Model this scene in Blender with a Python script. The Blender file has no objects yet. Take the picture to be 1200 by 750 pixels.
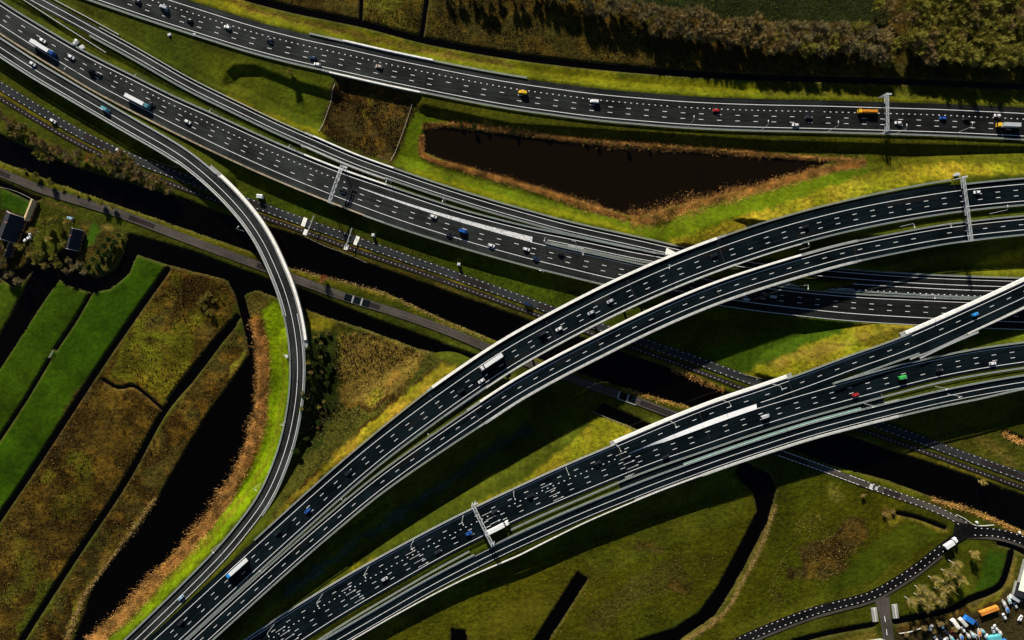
import bpy, math, random
import numpy as np
from mathutils import Vector

# ------------------------------------------------------------------ camera, sky, sun, exposure
SCN = bpy.context.scene
COL = SCN.collection
R = math.radians
rnd = random.Random(7)
H = 440.0            # camera height over the ground (m)
S = 0.57             # metres per photo pixel on the ground

cam_d = bpy.data.cameras.new('camera'); cam = bpy.data.objects.new('camera', cam_d); COL.objects.link(cam)
cam.location = (0, 0, H); cam.rotation_euler = (0, 0, 0)
cam_d.sensor_width = 36.0; cam_d.lens = 36.0 * H / (1200 * S)
cam_d.clip_start = 1.0; cam_d.clip_end = 12000
SCN.camera = cam

SUN_EL = 23.0
SUN_DIR = Vector((-0.29, 0.957, 0)).normalized()          # towards the sun, in plan
w = bpy.data.worlds.new('World'); SCN.world = w; w.use_nodes = True
nt = w.node_tree; bg = nt.nodes['Background']
sky = nt.nodes.new('ShaderNodeTexSky'); sky.sky_type = 'NISHITA'; sky.sun_disc = False
sky.sun_elevation = R(SUN_EL); sky.sun_rotation = math.atan2(SUN_DIR.x, SUN_DIR.y)
sky.altitude = 3000; sky.air_density = 0.9; sky.dust_density = 0.0; sky.ozone_density = 1.0
nt.links.new(sky.outputs[0], bg.inputs[0]); bg.inputs[1].default_value = 0.05
sd = bpy.data.lights.new('sun', 'SUN'); sun = bpy.data.objects.new('sun', sd); COL.objects.link(sun)
sd.energy = 5.0; sd.angle = R(0.5); sd.color = (1.0, 0.93, 0.82)
L = Vector((-SUN_DIR.x * math.cos(R(SUN_EL)), -SUN_DIR.y * math.cos(R(SUN_EL)), -math.sin(R(SUN_EL))))
sun.rotation_euler = L.to_track_quat('-Z', 'Y').to_euler(); sun.location = (-100, 300, 300)
SCN.view_settings.view_transform = 'Standard'; SCN.view_settings.look = 'None'
SCN.view_settings.exposure = 0.8; SCN.view_settings.gamma = 1.0
SCN.view_settings.use_curve_mapping = False
SCN.cycles.max_bounces = 4; SCN.cycles.diffuse_bounces = 2

# ------------------------------------------------------------------ helpers
def W(px, py, z=0.0):
    k = S * (H - z) / H
    return np.array([(px - 600) * k, (375 - py) * k, z])

def noise2(x, y, seed=0):
    """value noise on arrays"""
    xi = np.floor(x).astype(np.int64); yi = np.floor(y).astype(np.int64)
    fx = x - xi; fy = y - yi
    fx = fx * fx * (3 - 2 * fx); fy = fy * fy * (3 - 2 * fy)
    def h(a, b):
        n = (a * 374761393 + b * 668265263 + seed * 974634777) & 0x7fffffff
        n = ((n ^ (n >> 13)) * 1274126177) & 0x7fffffff
        return ((n ^ (n >> 16)) & 0xffff) / 65535.0
    return ((h(xi, yi) * (1 - fx) + h(xi + 1, yi) * fx) * (1 - fy)
            + (h(xi, yi + 1) * (1 - fx) + h(xi + 1, yi + 1) * fx) * fy)
def fbm(x, y, seed=0, o=4):
    v = 0; a = 0.5; t = 0
    for i in range(o):
        v = v + a * noise2(x, y, seed + i); t += a; a *= .5; x = x * 2.03; y = y * 2.03
    return v / t

def srgb(r, g, b):
    f = lambda c: (c / 255 / 12.92) if c / 255 <= .04045 else ((c / 255 + .055) / 1.055) ** 2.4
    return (f(r), f(g), f(b))

MATS = {}
def mat(name, col, rough=.8, metal=0.0, var=.25, scale=.6, bump=0.0, spec=.3, emit=None):
    m = bpy.data.materials.new(name); m.use_nodes = True
    n = m.node_tree.nodes; l = m.node_tree.links
    b = n['Principled BSDF']; b.inputs['Roughness'].default_value = rough; b.inputs['Metallic'].default_value = metal
    b.inputs['Specular IOR Level'].default_value = spec
    tc = n.new('ShaderNodeTexCoord')
    nz = n.new('ShaderNodeTexNoise'); nz.inputs['Scale'].default_value = scale; nz.inputs['Detail'].default_value = 4
    l.new(tc.outputs['Object'], nz.inputs['Vector'])
    mr = n.new('ShaderNodeMapRange'); mr.inputs[1].default_value = .3; mr.inputs[2].default_value = .7
    mr.inputs[3].default_value = 1 - var; mr.inputs[4].default_value = 1 + var
    l.new(nz.outputs['Fac'], mr.inputs[0])
    mx = n.new('ShaderNodeVectorMath'); mx.operation = 'SCALE'; mx.inputs[0].default_value = col[:3]
    l.new(mr.outputs[0], mx.inputs['Scale']); l.new(mx.outputs[0], b.inputs['Base Color'])
    if bump:
        bp = n.new('ShaderNodeBump'); bp.inputs['Strength'].default_value = 1; bp.inputs['Distance'].default_value = bump
        l.new(nz.outputs['Fac'], bp.inputs['Height']); l.new(bp.outputs[0], b.inputs['Normal'])
    MATS[name] = m
    return m

def asphalt(name, col, streak=.25, spec=.03, fade=None):
    """road surface: lengthwise wear streaks follow the UVs (u along in m, v across in m)"""
    m = bpy.data.materials.new(name); m.use_nodes = True
    n = m.node_tree.nodes; l = m.node_tree.links; b = n['Principled BSDF']
    b.inputs['Roughness'].default_value = .9; b.inputs['Specular IOR Level'].default_value = spec
    uv = n.new('ShaderNodeUVMap'); uv.uv_map = 'UVMap'
    mp = n.new('ShaderNodeMapping'); mp.inputs['Scale'].default_value = (.02, .9, 1); l.new(uv.outputs[0], mp.inputs[0])
    a = n.new('ShaderNodeTexNoise'); a.inputs['Scale'].default_value = 1; a.inputs['Detail'].default_value = 3; l.new(mp.outputs[0], a.inputs[0])
    tc = n.new('ShaderNodeTexCoord')
    c = n.new('ShaderNodeTexNoise'); c.inputs['Scale'].default_value = .06; c.inputs['Detail'].default_value = 5; l.new(tc.outputs['Object'], c.inputs[0])
    f = n.new('ShaderNodeTexNoise'); f.inputs['Scale'].default_value = 1.1; f.inputs['Detail'].default_value = 3; l.new(tc.outputs['Object'], f.inputs[0])
    ad = n.new('ShaderNodeMath'); ad.operation = 'ADD'; l.new(a.outputs[0], ad.inputs[0]); l.new(c.outputs[0], ad.inputs[1])
    ad2 = n.new('ShaderNodeMath'); ad2.operation = 'MULTIPLY_ADD'; l.new(f.outputs[0], ad2.inputs[0]); ad2.inputs[1].default_value = .7; l.new(ad.outputs[0], ad2.inputs[2])
    mr = n.new('ShaderNodeMapRange'); mr.inputs[1].default_value = .95; mr.inputs[2].default_value = 1.75
    mr.inputs[3].default_value = 1 - streak * 1.5; mr.inputs[4].default_value = 1 + streak * 1.5
    l.new(ad2.outputs[0], mr.inputs[0])
    mx = n.new('ShaderNodeVectorMath'); mx.operation = 'SCALE'; mx.inputs[0].default_value = col
    fac = mr.outputs[0]
    if fade:        # sun glare put into the colour: paler to the west, darker to the east
        sx = n.new('ShaderNodeSeparateXYZ'); l.new(tc.outputs['Object'], sx.inputs[0])
        fr = n.new('ShaderNodeMapRange'); fr.inputs[1].default_value = -340; fr.inputs[2].default_value = 300; fr.inputs[3].default_value = fade[0]; fr.inputs[4].default_value = fade[1]
        l.new(sx.outputs[0], fr.inputs[0]); fm = n.new('ShaderNodeMath'); fm.operation = 'MULTIPLY'; l.new(fac, fm.inputs[0]); l.new(fr.outputs[0], fm.inputs[1]); fac = fm.outputs[0]
    l.new(fac, mx.inputs['Scale']); l.new(mx.outputs[0], b.inputs['Base Color'])
    MATS[name] = m
    return m

asphalt('asphalt_grey', (.0200, .0222, .0205), .55, fade=(1.45, .5))
asphalt('asphalt_dark', (.0042, .0076, .0094), .6, 0.0)
asphalt('asphalt_patch', (.0075, .0085, .0090), .5, 0.0)
asphalt('asphalt_path', (.066, .056, .047), .35)
asphalt('asphalt_worn', (.0165, .0180, .0165), .5, fade=(1.45, .6))
asphalt('asphalt_new', (.0085, .0083, .0088), .5, 0.0)
asphalt('asphalt_lane', (.027, .030, .030), .35)
asphalt('asphalt_bike', (.024, .019, .018), .35)
asphalt('gravel_edge', (.055, .05, .04), .35)
mat('paint_white', (.82, .82, .80), .6, var=.18, scale=1.2)
mat('paint_worn', (.55, .55, .53), .7, var=.4, scale=1.0)
mat('concrete', (.80, .78, .70), .85, var=.15, scale=.5)
mat('concrete_mid', (.40, .40, .37), .85, var=.25, scale=.6)
mat('concrete_grey', (.26, .26, .24), .9, var=.25, scale=.4)
mat('steel', (.36, .40, .37), .5, .25, var=.15, scale=1)
mat('steel_cream', (.52, .42, .28), .6, .1, var=.3, scale=.35)
mat('steel_light', (.52, .54, .53), .5, .2, var=.1)
mat('glass_green', (.25, .45, .36), .25, 0, var=.2, spec=.5)
mat('median_grass', (.040, .048, .006), .95, var=.6, scale=.5, bump=.4, spec=.05)
mat('dark_wood', (.03, .022, .015), .9)
mat('tyre', (.012, .012, .012), .9)
mat('car_glass', (.008, .011, .016), .08, 0, var=.05, spec=.6)

class MB:
    def __init__(s): s.v = []; s.f = []; s.uv = []; s.n = 0
    def add(s, vs, fs, uvs=None):
        b = s.n; s.v.extend([tuple(map(float, p)) for p in vs]); s.n += len(vs)
        for f in fs: s.f.append(tuple(b + i for i in f))
        s.uv.extend(uvs if uvs is not None else [(0.0, 0.0)] * len(vs))
    def box(s, c, hx, hy, hz, ang=0.0, taper=1.0):
        ca, sa = math.cos(ang), math.sin(ang); vs = []
        for z, t in ((-hz, 1.0), (hz, taper)):
            for x, y in ((-hx, -hy), (hx, -hy), (hx, hy), (-hx, hy)):
                x *= t; y *= t
                vs.append((c[0] + x * ca - y * sa, c[1] + x * sa + y * ca, c[2] + z))
        s.add(vs, [(3, 2, 1, 0), (4, 5, 6, 7), (0, 1, 5, 4), (1, 2, 6, 5), (2, 3, 7, 6), (3, 0, 4, 7)])
    def bar(s, a, b, r, r2=None, n=5):
        a = Vector(a); b = Vector(b); d = b - a
        if d.length < 1e-5: return
        u = d.orthogonal().normalized(); v = d.normalized().cross(u); r2 = r if r2 is None else r2
        vs = []
        for p, rr in ((a, r), (b, r2)):
            for k in range(n):
                t = 2 * math.pi * k / n; vs.append(p + u * rr * math.cos(t) + v * rr * math.sin(t))
        fs = [(k, (k + 1) % n, n + (k + 1) % n, n + k) for k in range(n)] + [tuple(range(n - 1, -1, -1)), tuple(range(n, 2 * n))]
        s.add([tuple(p) for p in vs], fs)
    def build(s, name, m, parent=None, smooth=False):
        me = bpy.data.meshes.new(name); me.from_pydata(s.v, [], s.f)
        uvl = me.uv_layers.new(name='UVMap')
        idx = np.empty(len(me.loops), dtype=np.int32); me.loops.foreach_get('vertex_index', idx)
        uvl.data.foreach_set('uv', np.array(s.uv, dtype=np.float32)[idx].ravel())
        me.materials.append(MATS[m] if isinstance(m, str) else m)
        if smooth:
            for p in me.polygons: p.use_smooth = True
        o = bpy.data.objects.new(name, me); COL.objects.link(o)
        if parent is not None: o.parent = parent
        return o

def tag(o, label=None, cat=None, group=None, kind=None):
    if label: o['label'] = label
    if cat: o['category'] = cat
    if group: o['group'] = group
    if kind: o['kind'] = kind
    return o
def empty(name, loc=(0, 0, 0), rz=0.0):
    o = bpy.data.objects.new(name, None); COL.objects.link(o); o.location = [float(c) for c in loc]; o.rotation_euler = (0, 0, rz); o.empty_display_size = .5
    return o
def copy_tree(o, parent=None):
    c = o.copy(); COL.objects.link(c)
    if parent is not None: c.parent = parent
    for ch in list(o.children): copy_tree(ch, c)
    return c

# ------------------------------------------------------------------ polylines
def catmull(P, step):
    P = np.asarray(P, float); out = []
    n = len(P)
    for i in range(n - 1):
        p0 = P[i - 1] if i > 0 else 2 * P[0] - P[1]
        p1, p2 = P[i], P[i + 1]
        p3 = P[i + 2] if i + 2 < n else 2 * P[-1] - P[-2]
        m = max(2, int(np.linalg.norm(p2[:2] - p1[:2]) / step))
        t1 = (p2 - p0) / 2; t2 = (p3 - p1) / 2
        # chord-aware tangents keep uneven point spacing from overshooting
        d0 = np.linalg.norm(p1[:2] - p0[:2]); d1 = np.linalg.norm(p2[:2] - p1[:2]); d2 = np.linalg.norm(p3[:2] - p2[:2])
        t1 = (p2 - p0) / (d0 + d1) * d1; t2 = (p3 - p1) / (d1 + d2) * d1
        for k in range(m):
            u = k / m; u2 = u * u; u3 = u2 * u
            out.append((2 * u3 - 3 * u2 + 1) * p1 + (u3 - 2 * u2 + u) * t1 + (-2 * u3 + 3 * u2) * p2 + (u3 - u2) * t2)
    out.append(P[-1]); return np.array(out)

def smooth(P, it=2):
    P = P.copy()
    for _ in range(it):
        Q = P.copy(); Q[1:-1] = .25 * P[:-2] + .5 * P[1:-1] + .25 * P[2:]; P = Q
    return P

class Line:
    """a traced line: photo points plus a height profile -> a smooth 3D polyline in metres"""
    def __init__(s, pts, zs, step=3.0, xyz=None):
        if xyz is None:
            px = np.array(pts, float)
            if np.isscalar(zs): z = np.full(len(px), float(zs))
            else:
                cum = np.concatenate([[0], np.cumsum(np.hypot(*np.diff(px, axis=0).T))])
                ks, vs = [], []
                for (ax, ay, az) in zs:
                    # position of the anchor along the traced line
                    best = None
                    for i in range(len(px) - 1):
                        d = px[i + 1] - px[i]; t = np.clip(np.dot(np.array([ax, ay]) - px[i], d) / np.dot(d, d), 0, 1)
                        q = px[i] + t * d; e = np.hypot(q[0] - ax, q[1] - ay)
                        if best is None or e < best[0]: best = (e, cum[i] + t * (cum[i + 1] - cum[i]))
                    ks.append(best[1]); vs.append(az)
                o = np.argsort(ks); z = np.interp(cum, np.array(ks)[o], np.array(vs)[o])
            wp = np.array([W(a, b, c) for (a, b), c in zip(px, z)])
            xyz = smooth(catmull(wp, step), 12)
        s.p = np.asarray(xyz); d = np.hypot(*np.diff(s.p[:, :2], axis=0).T); s.s = np.concatenate([[0], np.cumsum(d)])
        t = np.gradient(s.p[:, :2], axis=0); t /= np.linalg.norm(t, axis=1)[:, None]; s.t = t
        s.nr = np.stack([t[:, 1], -t[:, 0]], 1)            # to the right of travel
        s.len = s.s[-1]
    def at(s, q, off=0.0, dz=0.0):
        q = np.clip(np.asarray(q, float), 0, s.len)
        P = np.stack([np.interp(q, s.s, s.p[:, k]) for k in range(3)], -1)
        n = np.stack([np.interp(q, s.s, s.nr[:, k]) for k in range(2)], -1)
        off = np.asarray(off, float)
        P[..., 0] += n[..., 0] * off; P[..., 1] += n[..., 1] * off; P[..., 2] += dz
        return P
    def tan(s, q):
        x = np.interp(q, s.s, s.t[:, 0]); y = np.interp(q, s.s, s.t[:, 1]); return math.atan2(y, x)
    def near(s, px, py):
        """s of the point nearest to a photo pixel (at the line's own height)"""
        z = s.p[:, 2]; k = S * (H - z) / H
        d = np.hypot((px - 600) * k - s.p[:, 0], (375 - py) * k - s.p[:, 1]); return float(s.s[np.argmin(d)])
    def off(s, o):
        P = s.p.copy(); P[:, :2] += s.nr * o; return Line(None, None, xyz=P)
    def cut(s, a, b, step=3.0):
        n = max(2, int((b - a) / step) + 1); return np.linspace(a, b, n)

def ribbon(mb, ln, lo, hi, dz=0.0, a=None, b=None, step=3.0):
    a = 0 if a is None else a; b = ln.len if b is None else b
    q = ln.cut(a, b, step)
    A = ln.at(q, lo if np.isscalar(lo) else np.interp(q, *lo), dz); B = ln.at(q, hi if np.isscalar(hi) else np.interp(q, *hi), dz)
    wd = np.hypot(*(B - A)[:, :2].T)
    vs = []; uv = []
    for i in range(len(q)):
        vs += [A[i], B[i]]; uv += [(q[i], 0.0), (q[i], float(wd[i]))]
    mb.add(vs, [(2 * i, 2 * i + 1, 2 * i + 3, 2 * i + 2) for i in range(len(q) - 1)], uv)
def between(mb, la, lb, oa=0.0, ob=0.0, dz=0.0, a=None, b=None, step=3.0):
    """surface between two traced lines"""
    a = 0 if a is None else a; b = la.len if b is None else b
    q = la.cut(a, b, step); A = la.at(q, oa, dz); Bp = lb.off(ob).p
    vs = []; uv = []
    for i in range(len(q)):
        j = np.argmin(np.hypot(Bp[:, 0] - A[i, 0], Bp[:, 1] - A[i, 1])); Bq = Bp[j]
        vs += [A[i], (Bq[0], Bq[1], Bq[2] + dz)]; wd = math.hypot(Bq[0] - A[i, 0], Bq[1] - A[i, 1])
        uv += [(q[i], 0.0), (q[i], wd)]
    mb.add(vs, [(2 * i, 2 * i + 1, 2 * i + 3, 2 * i + 2) for i in range(len(q) - 1)], uv)
def sweep(mb, ln, lo, hi, z0, z1, a=None, b=None, step=3.0):
    """closed box section along a line"""
    a = 0 if a is None else a; b = ln.len if b is None else b
    q = ln.cut(a, b, step); vs = []
    c = [ln.at(q, o, z) for o, z in ((lo, z0), (hi, z0), (hi, z1), (lo, z1))]
    for i in range(len(q)): vs += [c[0][i], c[1][i], c[2][i], c[3][i]]
    fs = []
    for i in range(len(q) - 1):
        for k in range(4): fs.append((4 * i + k, 4 * i + (k + 1) % 4, 4 * i + 4 + (k + 1) % 4, 4 * i + 4 + k))
    m = 4 * (len(q) - 1); fs += [(3, 2, 1, 0), (m, m + 1, m + 2, m + 3)]
    mb.add(vs, fs)
def dashes(mb, ln, off, length, period, width, a=None, b=None, phase=None, dz=.025):
    a = 0 if a is None else a; b = ln.len if b is None else b
    st = a
    if phase is not None:
        c = ln.near(*phase) - length / 2; st = c - math.floor((c - a) / period) * period
    while st + length < b:
        if rnd.random() > .02: ribbon(mb, ln, off - width / 2, off + width / 2, dz, st, st + length, step=length / 1.01)
        st += period
def solid(mb, ln, off, width=.36, a=None, b=None, dz=.025): ribbon(mb, ln, off - width / 2, off + width / 2, dz, a, b)

# ------------------------------------------------------------------ the traced roads
L1 = Line([(60,-48),(130,-23),(198,0),(250,16.5),(300,32),(350,45),(400,56),(450,67.5),(500,78),(550,88),(600,97),(650,104),(700,110.5),(750,115),(800,119),(850,121.5),(900,123),(950,124),(1000,125.3),(1050,126.7),(1100,128.2),(1150,130.5),(1200,133),(1270,138)], 3.6)
L2 = Line([(-60,-60),(0,-28),(50,0),(80,16),(116,36),(160,60),(221,95),(280,124),(330,148),(366,163.5),(413,184),(460,201),(520,221.5),(580,240),(620,251.3),(660,262.3),(700,271.5),(753,283),(799,293.5),(850,303),(900,310),(950,315.5),(1000,320),(1080,325.5),(1186,329.5),(1270,331)], 4.6)
L3 = Line([(-70,-19),(0,28.7),(33,50),(69.3,72),(115,99.5),(178.7,132.7),(232,159.3),(280,182),(320,200),(360,216.7),(386,227),(430,244),(475,260),(521,274.7),(569,289),(600,297.5),(624,304),(687,319.3),(720,327),(780,338.5),(862,352),(925,360),(1000,367.5),(1095,373),(1200,377.5),(1270,379)], 4.5)
L3N = Line([(-70,-43),(0,6.4),(50,37),(98.7,65.3),(160,96),(200,116.3),(240,134),(280,152.5),(320,170.7),(360,187.5),(400,203.3),(440,217),(480,230.5),(540,250),(580,260.5),(620,270.5),(665,279.5),(700,287),(740,295.5),(776,302),(830,311),(880,319),(938,327.5),(1000,332.7),(1100,338.5),(1163,341),(1270,343)], 4.5)
L3M = Line([(600,279),(622,283.5),(660,293),(700,301.5),(740,310.5),(790,321),(850,331),(904,338.5),(938.7,342.7),(1000,348.2),(1070,351.8),(1140,354.7),(1270,358)], 4.5)
L4 = Line([(-70,11),(0,55.3),(40,81.3),(70.7,99.5),(114.7,125.3),(160,151.5),(190,168.5),(215.3,184),(230.5,196),(252,214.5),(275.5,238),(292,258),(306.7,279.5),(323,314),(335.3,344.5),(342,369.5),(347,398),(349,423),(348.7,445),(346.3,472),(338,515.3),(326.7,549),(310,585.5),(283,622),(260,649.3),(212,698),(163,745.5),(100,806)],
          [(0,55,4.6),(160,151,5.2),(230,196,6.8),(300,270,8.4),(340,365,8.6),(349,423,8.0),(338,515,7.4),(310,586,9.6),(260,649,12.0),(163,745,12.6)])
ZA = [(120,797,12.6),(182,749,12.8),(290,649,13.4),(430,525,14.4),(588,412,14.8),(860,284,14.6),(1000,244,13.2),(1200,215,10.6)]
L7 = Line([(110,812),(181.7,749),(235,700),(290,649.3),(316.7,625),(350,595),(378,570),(430,525.5),(480,487),(530,451),(588,412),(632,386.8),(680,361.3),(722.7,340),(782.7,313.3),(820,298.5),(860,284),(900,270.7),(950,256.5),(1000,244.5),(1060,233),(1126.7,223),(1200,215.7),(1270,211)], ZA)
L8 = Line([(160,812),(226,750),(278,702.5),(336,650.5),(390,604),(436.6,565.5),(480,533.5),(530,498.5),(565,475),(600,452),(650,424),(700,398.5),(745,376),(790,355.5),(840,335.3),(890,318.5),(940,303.5),(989.3,290),(1040,279.5),(1100,268.5),(1150,262),(1200,257),(1270,251)], ZA)
ZB = [(240,782,3.6),(350,716,4.2),(450,653,4.8),(540,606,6.0),(640,558,7.6),(723,523,9.0),(840,475,10.2),(962,433,11.0),(1080,410,11.2),(1200,405,10.0)]
ZBa = [(240,782,3.6),(350,716,4.2),(450,653,4.8),(540,606,6.0),(640,558,7.6),(723,523,9.0),(840,475,10.2),(962,433,11.0),(1075,391,11.8),(1200,334,12.2)]
L9 = Line([(225,795),(300,745),(340,718.5),(383,692),(410,676),(450,653.5),(500,626.5),(540,606),(580,586.5),(640,558.5),(680,541),(723,523),(783,497.5),(840,475),(903,454),(962,433),(1000,418.5),(1040,405),(1075,391),(1133,365),(1200,334),(1270,300)], ZBa)
L9S = Line([(285,795),(355.8,748.3),(400,720),(450,690.8),(500,662),(531.7,644.7),(600,611),(640,593),(680,576.3),(706.7,565.3),(760,544),(840,516),(870,505.3),(940,483.5),(1020,461.5),(1060,451),(1100,441),(1150,431.5),(1200,424),(1270,415)], ZB)
L9B = Line([(720,539),(800,510),(886.7,479),(953,459.5),(1000,446),(1040,435),(1080,425.5),(1140,413),(1200,404.5),(1270,396)], ZB)
L10 = Line([(320,794),(396.7,749),(450,718),(500,689),(560,657.5),(600,638),(640,619.7),(680,602),(730,581.5),(773,564.5),(840,540),(890,523),(948,504.5),(1000,490.5),(1050,478),(1100,466),(1150,456),(1200,447.5),(1270,438)], ZB)
L5 = Line([(-70,50),(0,96),(58.7,132),(92.5,152),(130.7,170.7),(171,188),(198,198),(240,214),(300,236),(326,245.3),(352,254.7),(385,266.5),(419,278.5),(453,290.3),(479,300),(513,311.5),(546,323.3),(573,333),(605,344.3),(638.7,356.7),(700,378),(760,399),(826,421.7),(852,431.7),(900,449),(960,470),(1030,494),(1090,515.3),(1122,527.3),(1149,536.8),(1194.7,553.3),(1270,581)], .35)
LB = Line([(-70,72),(0,115),(34.7,136),(66.7,154.7),(112,178.7),(160,200),(210,219),(270,241),(327,260.7),(342,266),(385,281.5),(427,296.7),(463,309),(489,318),(529,332.7),(555,341.5),(595,356.7),(621,366),(700,393),(760,414),(825,437.5),(863,452.5),(930,477),(1010,504),(1080,528),(1120,542.5),(1173,562.5),(1200,572),(1270,600)], .3)
L6 = Line([(-70,174),(0,202),(44,220.5),(90.7,235),(133,248),(160,257.3),(212,277.5),(270,299),(303,311),(353,329.5),(403,347.5),(470,368),(533,391),(566,405.5),(640,433),(700,454),(730,464.5),(757,473.5),(782,483.5),(850,507),(913,530.5),(967,549.7),(1011,566.3),(1041,576.7),(1085,592),(1112,603),(1132,615.5)], .4)
L6B = Line([(1118,620),(1136,624.5),(1150,622.3),(1170,623),(1197,632),(1270,662)], .42)
L11 = Line([(1136,622),(1124,629),(1102,643.3),(1086,657.4),(1060,676),(1041,687.5),(1022,698.5),(986,707.5),(952,717),(900,736.5),(840,764)], .44)
L12 = Line([(1033,701),(1037,716),(1040,735),(1043,775)], .38)

# ------------------------------------------------------------------ ground heights and cover, one sheet
GX = 432.0; GY = 292.0; RES = 0.95
nx = int(2 * GX / RES) + 1; ny = int(2 * GY / RES) + 1
xs = np.linspace(-GX, GX, nx); ys = np.linspace(-GY, GY, ny)
XX, YY = np.meshgrid(xs, ys)
wob = 2.6
RAG = (noise2(XX * .45, YY * .45, 41) - .5, noise2(XX * .45, YY * .45, 42) - .5)     # ragged edges of the growth
XW = XX + (fbm(XX * .11, YY * .11, 3) - .5) * wob * 2 + RAG[0] * 2.6; YW = YY + (fbm(XX * .11, YY * .11, 9) - .5) * wob * 2 + RAG[1] * 2.6

def poly_w(pts, z=0.0): return np.array([W(a, b, z)[:2] for a, b in pts])
def inside(P, X, Y):
    res = np.zeros(X.shape, bool)
    x0, y0 = P.min(0); x1, y1 = P.max(0)
    iy = np.where((ys >= y0 - 6) & (ys <= y1 + 6))[0]; ix = np.where((xs >= x0 - 6) & (xs <= x1 + 6))[0]
    if len(ix) == 0 or len(iy) == 0: return res
    sl = (slice(iy[0], iy[-1] + 1), slice(ix[0], ix[-1] + 1)); x = X[sl]; y = Y[sl]; r = np.zeros(x.shape, bool)
    n = len(P); j = n - 1
    for i in range(n):
        xi, yi = P[i]; xj, yj = P[j]
        if yi != yj:
            c = ((yi > y) != (yj > y)) & (x < (xj - xi) * (y - yi) / (yj - yi) + xi); r ^= c
        j = i
    res[sl] = r; return res
def seg_dist(P, X, Y, pad, Z=None):
    """distance to a polyline (and the height of the nearest point) within pad of its segments"""
    D = np.full(X.shape, 1e6); ZZ = np.zeros(X.shape)
    for i in range(len(P) - 1):
        a, b = P[i], P[i + 1]
        ix0, ix1 = np.searchsorted(xs, [min(a[0], b[0]) - pad, max(a[0], b[0]) + pad])
        iy0, iy1 = np.searchsorted(ys, [min(a[1], b[1]) - pad, max(a[1], b[1]) + pad])
        if ix0 >= ix1 or iy0 >= iy1: continue
        sl = (slice(iy0, iy1), slice(ix0, ix1)); x = X[sl]; y = Y[sl]
        dx, dy = b[0] - a[0], b[1] - a[1]; l2 = dx * dx + dy * dy + 1e-9
        t = np.clip(((x - a[0]) * dx + (y - a[1]) * dy) / l2, 0, 1)
        d = np.hypot(x - a[0] - t * dx, y - a[1] - t * dy); m = d < D[sl]
        D[sl] = np.where(m, d, D[sl])
        if Z is not None: ZZ[sl] = np.where(m, Z[i] + t * (Z[i + 1] - Z[i]), ZZ[sl])
    return D, ZZ

HT = (fbm(XX * .03, YY * .03, 21) - .5) * .5 + (fbm(XX * .25, YY * .25, 22) - .5) * .25
HT = HT - .05
NEARROAD = np.zeros(XX.shape)
def embank(ln, lo, hi, spans, slope=1.9, shoulder=2.2, drop=.22, pad=36):
    """earth under a road where it is not carried by a bridge; spans are (s0, s1) of solid earth"""
    global HT
    c = ln.off((lo + hi) / 2); hw = (hi - lo) / 2
    for (a, b) in spans:
        k = (c.s >= a * c.len / ln.len - .1) & (c.s <= b * c.len / ln.len + .1); P = c.p[k][::2]
        if len(P) < 2: continue
        D, Z = seg_dist(P[:, :2], XX, YY, pad + hw, P[:, 2])
        e = np.maximum(0, D - hw - shoulder); h = Z - drop - e / slope - .06 * np.clip(D - hw, 0, shoulder)
        h = np.where(D < 1e5, h, -9); HT = np.maximum(HT, h)
def plateau(pts, z, slope=1.8):
    global HT
    P = poly_w(pts, z); m = inside(P, XX, YY); D, _ = seg_dist(np.vstack([P, P[:1]]), XX, YY, 14)
    HT = np.maximum(HT, np.where(m, z, np.where(D < 1e5, z - D / slope, -9)))

def spans_without(ln, *gaps):
    out = []; a = 0.0
    for (p, q) in gaps:
        out.append((a, ln.near(*p))); a = ln.near(*q)
    out.append((a, ln.len)); return out
G1 = ((391, 60), (497, 84)); G2 = ((366, 163), (456, 199.5)); G3 = ((340, 208), (436, 246))
G4 = ((246, 209), (349, 404)); G7 = ((522, 456), (836, 292)); G8 = ((574, 469), (962, 297))
G9 = ((727, 521), (918, 449)); G9a = ((1068, 394), (1320, 276)); G9S = ((770, 541), (1008, 464)); G10 = ((842, 539), (1050, 478))
embank(L1, -3.6, 17.2, spans_without(L1, G1), 1.8, 1.8)
plateau([(495,104),(900,150),(1270,160),(1270,175),(1200,171.5),(1050,168),(900,164),(600,144),(495,122)], 3.3, 1.5)
plateau([(300,60),(391,90),(391,106),(342,92),(300,75),(275,75),(264,84),(258,108),(230,98),(120,33),(40,-8),(-90,-80),(-90,-130),(60,-40)], 3.2, 1.8)
embank(L2, -1.5, 5.5, spans_without(L2, G2), 1.9, 3.0)
embank(L3, -12, 5.2, spans_without(L3, G3), 1.9, 1.2)
embank(L3N, -1, 6, spans_without(L3N, ((352,183),(452,221))), 1.9, 3.0)
embank(L4, -4.6, 4.6, spans_without(L4, G4), 1.2, 1.0)
embank(L7, -4.6, 13, spans_without(L7, G7), 1.75, 1.8)
embank(L8, -2, 10, spans_without(L8, G8), 1.6, 1.2)
embank(L9, -1.5, 8, [(0, L9.near(727, 521)), (L9.near(924, 447), L9.near(1066, 395))], 1.85, 1.6)
embank(L9S, -8, 2, spans_without(L9S, G9S), 1.85, 2.0)
embank(L10, -5, 5, spans_without(L10, G10), 1.85, 1.6)

# no embankment may rise over a neighbouring road
for ln, lo, hi in ((L1, -4.2, 17), (L2, -2, 5.8), (L3, -12, 5), (L4, -5.4, 5.2), (L7, -4, 13.6), (L8, -2.2, 9), (L9, -1.8, 8), (L9S, -8, 2.2), (L10, -4.6, 4.8)):
    c = ln.off((lo + hi) / 2); D, Z = seg_dist(c.p[::2, :2], XX, YY, 24, c.p[::2, 2]); f = np.clip(1 - (D - (hi - lo) / 2) / 2.2, 0, 1)
    HT = np.where(D < 1e5, np.minimum(HT, Z - .2 + (1 - f) * 4), HT)

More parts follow.
